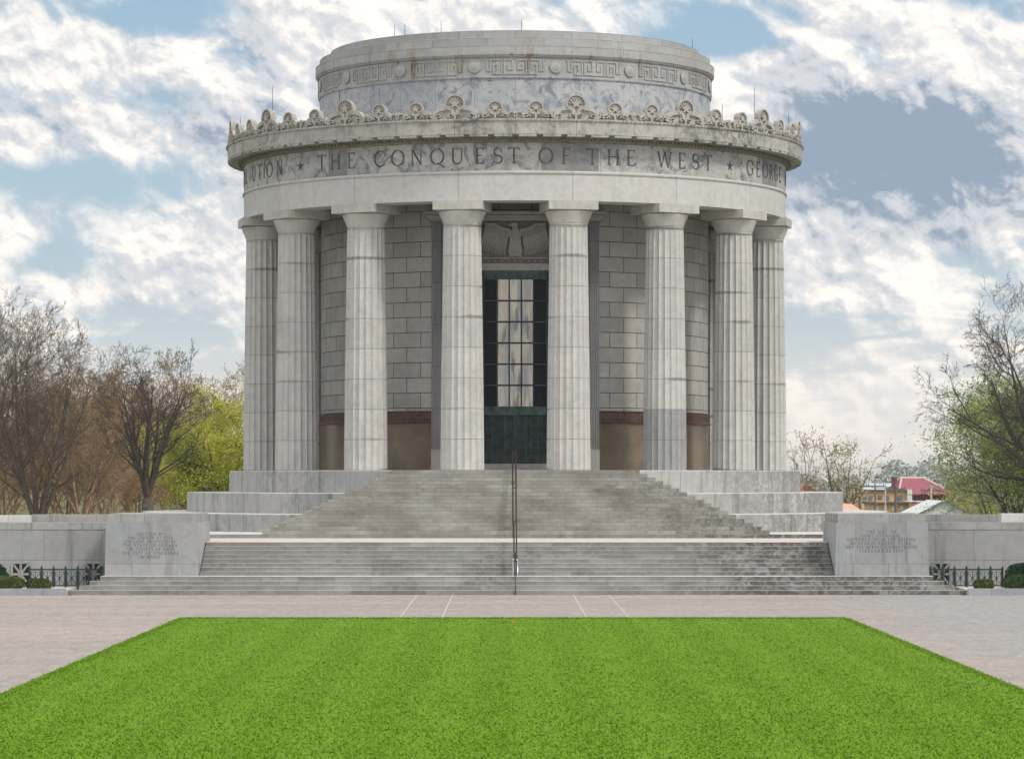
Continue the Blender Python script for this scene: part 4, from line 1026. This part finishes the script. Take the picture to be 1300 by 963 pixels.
g=MB(); x0,xm,x1=at(1012,d),at(1022,d),at(1040,d); y0,y1=CY+d-.4,CY+d+6.4
g.quad([(x0,y0,Zp(624,d)),(xm,y0,Zp(615,d)),(xm,y1,Zp(615,d)),(x0,y1,Zp(624,d))]); g.quad([(xm,y0,Zp(615,d)),(x1,y0,Zp(624,d)),(x1,y1,Zp(624,d)),(xm,y1,Zp(615,d))]); g.quad([(x0,y0+.1,Zp(624,d)),(x1,y0+.1,Zp(624,d)),(xm,y0+.1,Zp(615.3,d))]); g.build('roof',simple('rust_roof',(.42,.17,.10),.8),t)
# poles
for px,d,top,th,lab,arm in ((1091.5,300,611,.16,'brown wooden utility pole left of the tan building',1),(1111,318,611,.10,'thin utility pole before the left of the tan building',1),(1124,310,612,.08,'pale thin street pole before the tan building',0),(1137,300,614,.14,'dark utility pole in line with the brick chimney',1),(1182,290,616,.12,'pale utility pole before the maroon roof',2)):
    x,y,z=place(px,d); t=thing('utility_pole',lab,'pole',(x,y,z),group='utility poles of the town')
    h=Zp(top,d)-z; g=MB(); g.tube([(0,0,-.3),(0,0,h)],[th,th*.75],8); g.build('pole',polem if arm<2 and arm else simple('pale_pole',(.5,.5,.48),.7),t)
    if arm:
        g=MB(); g.box(-.9,.9,-.06,.06,h-.5,h-.38); [g.tube([(q,0,h-.38),(q,0,h-.2)],.04,6) for q in (-.8,0,.8)]; g.build('crossarm',polem,t)
x,y,z=place(1151,450); t=thing('radio_mast','thin grey radio mast far behind the maroon roof','mast',(x,y,z)); g=MB(); h=Zp(594,450)-z
g.tube([(0,0,0),(0,0,h)],[.16,.05],6); g.build('mast_pole',polem,t)
g=MB(); [g.box(-.35,.35,-.03,.03,h*k,h*k+.06) for k in (.7,.8,.9)]; g.build('crossbar',polem,t)
def wire(pa,pb,sag,lab):
    P=[]
    for i in range(13):
        u=i/12; q=Vector(pa).lerp(Vector(pb),u); q.z-=sag*4*u*(1-u); P.append(q)
    g=MB(); g.tube(P,.03,4); tag(g.build('overhead_wire',polem),lab,'wire','overhead wires between the poles')
def ptop(px,d,py): return (at(px,d),CY+d,Zp(py,d))
wire(ptop(1091.5,300,613),ptop(1137,300,616),.3,'overhead wire from the brown pole to the pole by the chimney')
wire(ptop(1137,300,616),ptop(1182,290,618),.8,'overhead wire across the front of the maroon roof')
wire(ptop(1182,290,618),ptop(1150,312,638),.4,'overhead wire slanting down from the pale pole to the tan block')
wire(ptop(1182,290,617),ptop(1240,270,622),.5,'overhead wire running right from the pale pole into the trees')

# ------------------------------------------------------------------ sky
w=bpy.data.worlds.new('World'); S.world=w; w.use_nodes=True; nt=w.node_tree; nt.nodes.clear()
out=nt.nodes.new('ShaderNodeOutputWorld'); bg=nt.nodes.new('ShaderNodeBackground'); nt.links.new(bg.outputs[0],out.inputs[0])
STR=.1; bg.inputs['Strength'].default_value=STR
SUN_EL=radians(48); SUN_AZ=radians(128)   # azimuth clockwise from +Y (away from the camera)
sky=N(nt,'ShaderNodeTexSky',sky_type='NISHITA'); sky.sun_disc=False; sky.sun_elevation=SUN_EL; sky.sun_rotation=SUN_AZ; sky.air_density=1.0; sky.dust_density=1.5; sky.ozone_density=1.5
tc=N(nt,'ShaderNodeTexCoord'); sp=N(nt,'ShaderNodeSeparateXYZ'); nt.links.new(tc.outputs['Generated'],sp.inputs[0])
X,Y,Z=sp.outputs
az=mth(nt,'ARCTAN2',X,Y); el=mth(nt,'ARCSINE',Z)
U=mth(nt,'MULTIPLY',az,F); V=mth(nt,'MULTIPLY',el,F)      # degrees of arc, expressed in photo pixels from the horizon
cv=N(nt,'ShaderNodeCombineXYZ'); nt.links.new(U,cv.inputs[0]); nt.links.new(V,cv.inputs[1])
P00=cv.outputs[0]
rt_=N(nt,'ShaderNodeVectorRotate',rotation_type='Z_AXIS'); rt_.inputs['Angle'].default_value=radians(24); nt.links.new(P00,rt_.inputs['Vector']); P0=rt_.outputs[0]
def blob(px,py,rx,ry,amp):
    u=mth(nt,'DIVIDE',mth(nt,'SUBTRACT',U,px-VX),rx); v=mth(nt,'DIVIDE',mth(nt,'SUBTRACT',V,VY-py),ry)
    r2=mth(nt,'ADD',mth(nt,'MULTIPLY',u,u),mth(nt,'MULTIPLY',v,v))
    return mth(nt,'MULTIPLY',mth(nt,'EXPONENT',mth(nt,'MULTIPLY',r2,-1)),amp)
def total(lst):
    a=None
    for q in lst:
        b_=blob(*q); a=b_ if a is None else mth(nt,'ADD',a,b_)
    return a
n1=noise_n(nt,mapped(nt,P0,(1/240,1/165,1),(3.1,1.7,0)),1.0,9,.55,.3)
n2=noise_n(nt,mapped(nt,P0,(1/62,1/48,1),(5,2,0)),1.0,7,.6,.25)
dens=mth(nt,'ADD',mth(nt,'MULTIPLY',n1,.72),mth(nt,'MULTIPLY',n2,.28))
cover=total([(185,22,90,30,-.22),(100,228,150,32,-.16),(75,330,60,40,-.10),(35,120,40,14,-.08),(925,50,75,26,-.18),(1075,88,70,22,-.14),(1010,430,90,26,-.10),(250,440,90,40,-.10),(1270,170,40,50,-.08),(700,8,40,12,-.10),(1130,440,120,30,-.08),
   (110,70,130,38,.14),(350,75,110,70,.12),(20,185,60,36,.12),(230,195,90,45,.10),(120,375,120,26,.12),(40,300,60,28,.1),(250,320,100,50,.10),(560,22,120,22,.12),(990,90,60,32,.13),(1150,40,110,32,.12),(1260,80,60,40,.12),(1100,305,150,40,.14),(1060,350,120,26,.12),(1230,260,80,40,.08),(1130,190,170,90,.30)])
dens=mth(nt,'ADD',dens,cover)
# relief of the clouds: density a little higher up against here
n1b=noise_n(nt,mapped(nt,P0,(1/240,1/165,1),(3.1+.03,1.7+.14,0)),1.0,9,.55,.3)
n2b=noise_n(nt,mapped(nt,P0,(1/62,1/48,1),(5,2.22,0)),1.0,7,.6,.25)
rel=mth(nt,'ADD',mth(nt,'MULTIPLY',mth(nt,'SUBTRACT',n1,n1b),1.9),mth(nt,'MULTIPLY',mth(nt,'SUBTRACT',n2,n2b),.9))
dark=total([(1130,195,150,85,1.05),(1030,200,70,60,.4),(1220,190,70,50,.3),(185,150,130,30,.5),(330,150,80,50,.35),(240,30,70,30,.2),(1000,60,80,25,.15),(300,235,60,60,.25),(150,110,70,20,.15)])
over=mth(nt,'MAXIMUM',ramp(nt,Z,.18,.5,0,.25),ramp(nt,Y,.3,-.3,0,.22)); dens=mth(nt,'ADD',dens,over)
n3=noise_n(nt,mapped(nt,P00,(1/190,1/30,1),(2,7,0)),1.0,7,.6,.5)
low=ramp(nt,V,330,120,0,1)
dens=mth(nt,'ADD',dens,mth(nt,'MULTIPLY',mth(nt,'MULTIPLY',mth(nt,'SUBTRACT',n3,.5),low),.55))
dens=mth(nt,'ADD',dens,.03)
cov=ramp(nt,dens,.41,.60)
edge=ramp(nt,dens,.50,.80)
shade=mth(nt,'ADD',mth(nt,'ADD',mth(nt,'MULTIPLY',rel,-2.2),mth(nt,'MULTIPLY',edge,.35)),mth(nt,'ADD',dark,mth(nt,'MULTIPLY_ADD',mth(nt,'SUBTRACT',n2,.5),-1.3,.10)))
cloud=mix(nt,ramp(nt,shade,-.15,.55),(.97,.91,.85),(.60,.62,.655))
cloud=mix(nt,ramp(nt,shade,.5,1.1),cloud,(.27,.345,.44))
blue=mix(nt,ramp(nt,V,0,620,0,1,False),(.52,.61,.68),(.31,.47,.61))
skyc=mix(nt,.25,blue,mix(nt,1.0,sky.outputs[0],(.09,.09,.09),'MULTIPLY'))
col=mix(nt,cov,skyc,cloud)
hz=ramp(nt,V,0,260,.8,0); col=mix(nt,hz,col,(.86,.79,.73))
# added fill: sky brightened behind the camera, overhead slightly brighter
back=ramp(nt,Y,.35,-.5,1.0,1.4); up_=ramp(nt,Z,.2,.9,1.0,1.25)
sc_=mth(nt,'MULTIPLY',mth(nt,'MULTIPLY',back,up_),1/STR)
vm=N(nt,'ShaderNodeVectorMath',operation='SCALE'); nt.links.new(col,vm.inputs[0]); nt.links.new(sc_,vm.inputs['Scale'])
nt.links.new(vm.outputs[0],bg.inputs[0])
# sun behind thin cloud
sl_=bpy.data.lights.new('sun','SUN'); sl_.energy=1.9; sl_.angle=radians(9); sl_.color=(1,.95,.88)
so=bpy.data.objects.new('sun',sl_); COL.objects.link(so)
sd_=Vector((sin(SUN_AZ)*cos(SUN_EL),cos(SUN_AZ)*cos(SUN_EL),sin(SUN_EL)))
so.rotation_euler=sd_.to_track_quat('Z','Y').to_euler(); so.location=(40,-60,80)

hm=bpy.data.materials.new('haze_air'); hm.use_nodes=True; nt=hm.node_tree; nt.nodes.clear()
ho=nt.nodes.new('ShaderNodeOutputMaterial'); hv=nt.nodes.new('ShaderNodeVolumePrincipled'); nt.links.new(hv.outputs[0],ho.inputs['Volume'])
hv.inputs['Color'].default_value=(.93,.93,.93,1); hv.inputs['Density'].default_value=.00014; hv.inputs['Anisotropy'].default_value=.2
g=MB(); g.box(-6100,6100,-450,9100,-12,34); tag(g.build('haze',hm),kind='stuff')
# ------------------------------------------------------------------ camera
cam=bpy.data.cameras.new('camera'); cam.sensor_width=36; cam.lens=F/1300*36; cam.clip_start=1; cam.clip_end=20000
cam.shift_x=(650-VX)/1300; cam.shift_y=(VY-481.5)/1300
co=bpy.data.objects.new('camera',cam); COL.objects.link(co); co.location=(CX,CY,CZ); co.rotation_euler=(radians(90),0,0)
S.camera=co
S.view_settings.view_transform='Standard'; S.view_settings.look='None'; S.view_settings.exposure=EXPO; S.view_settings.gamma=1
S.view_settings.use_curve_mapping=False
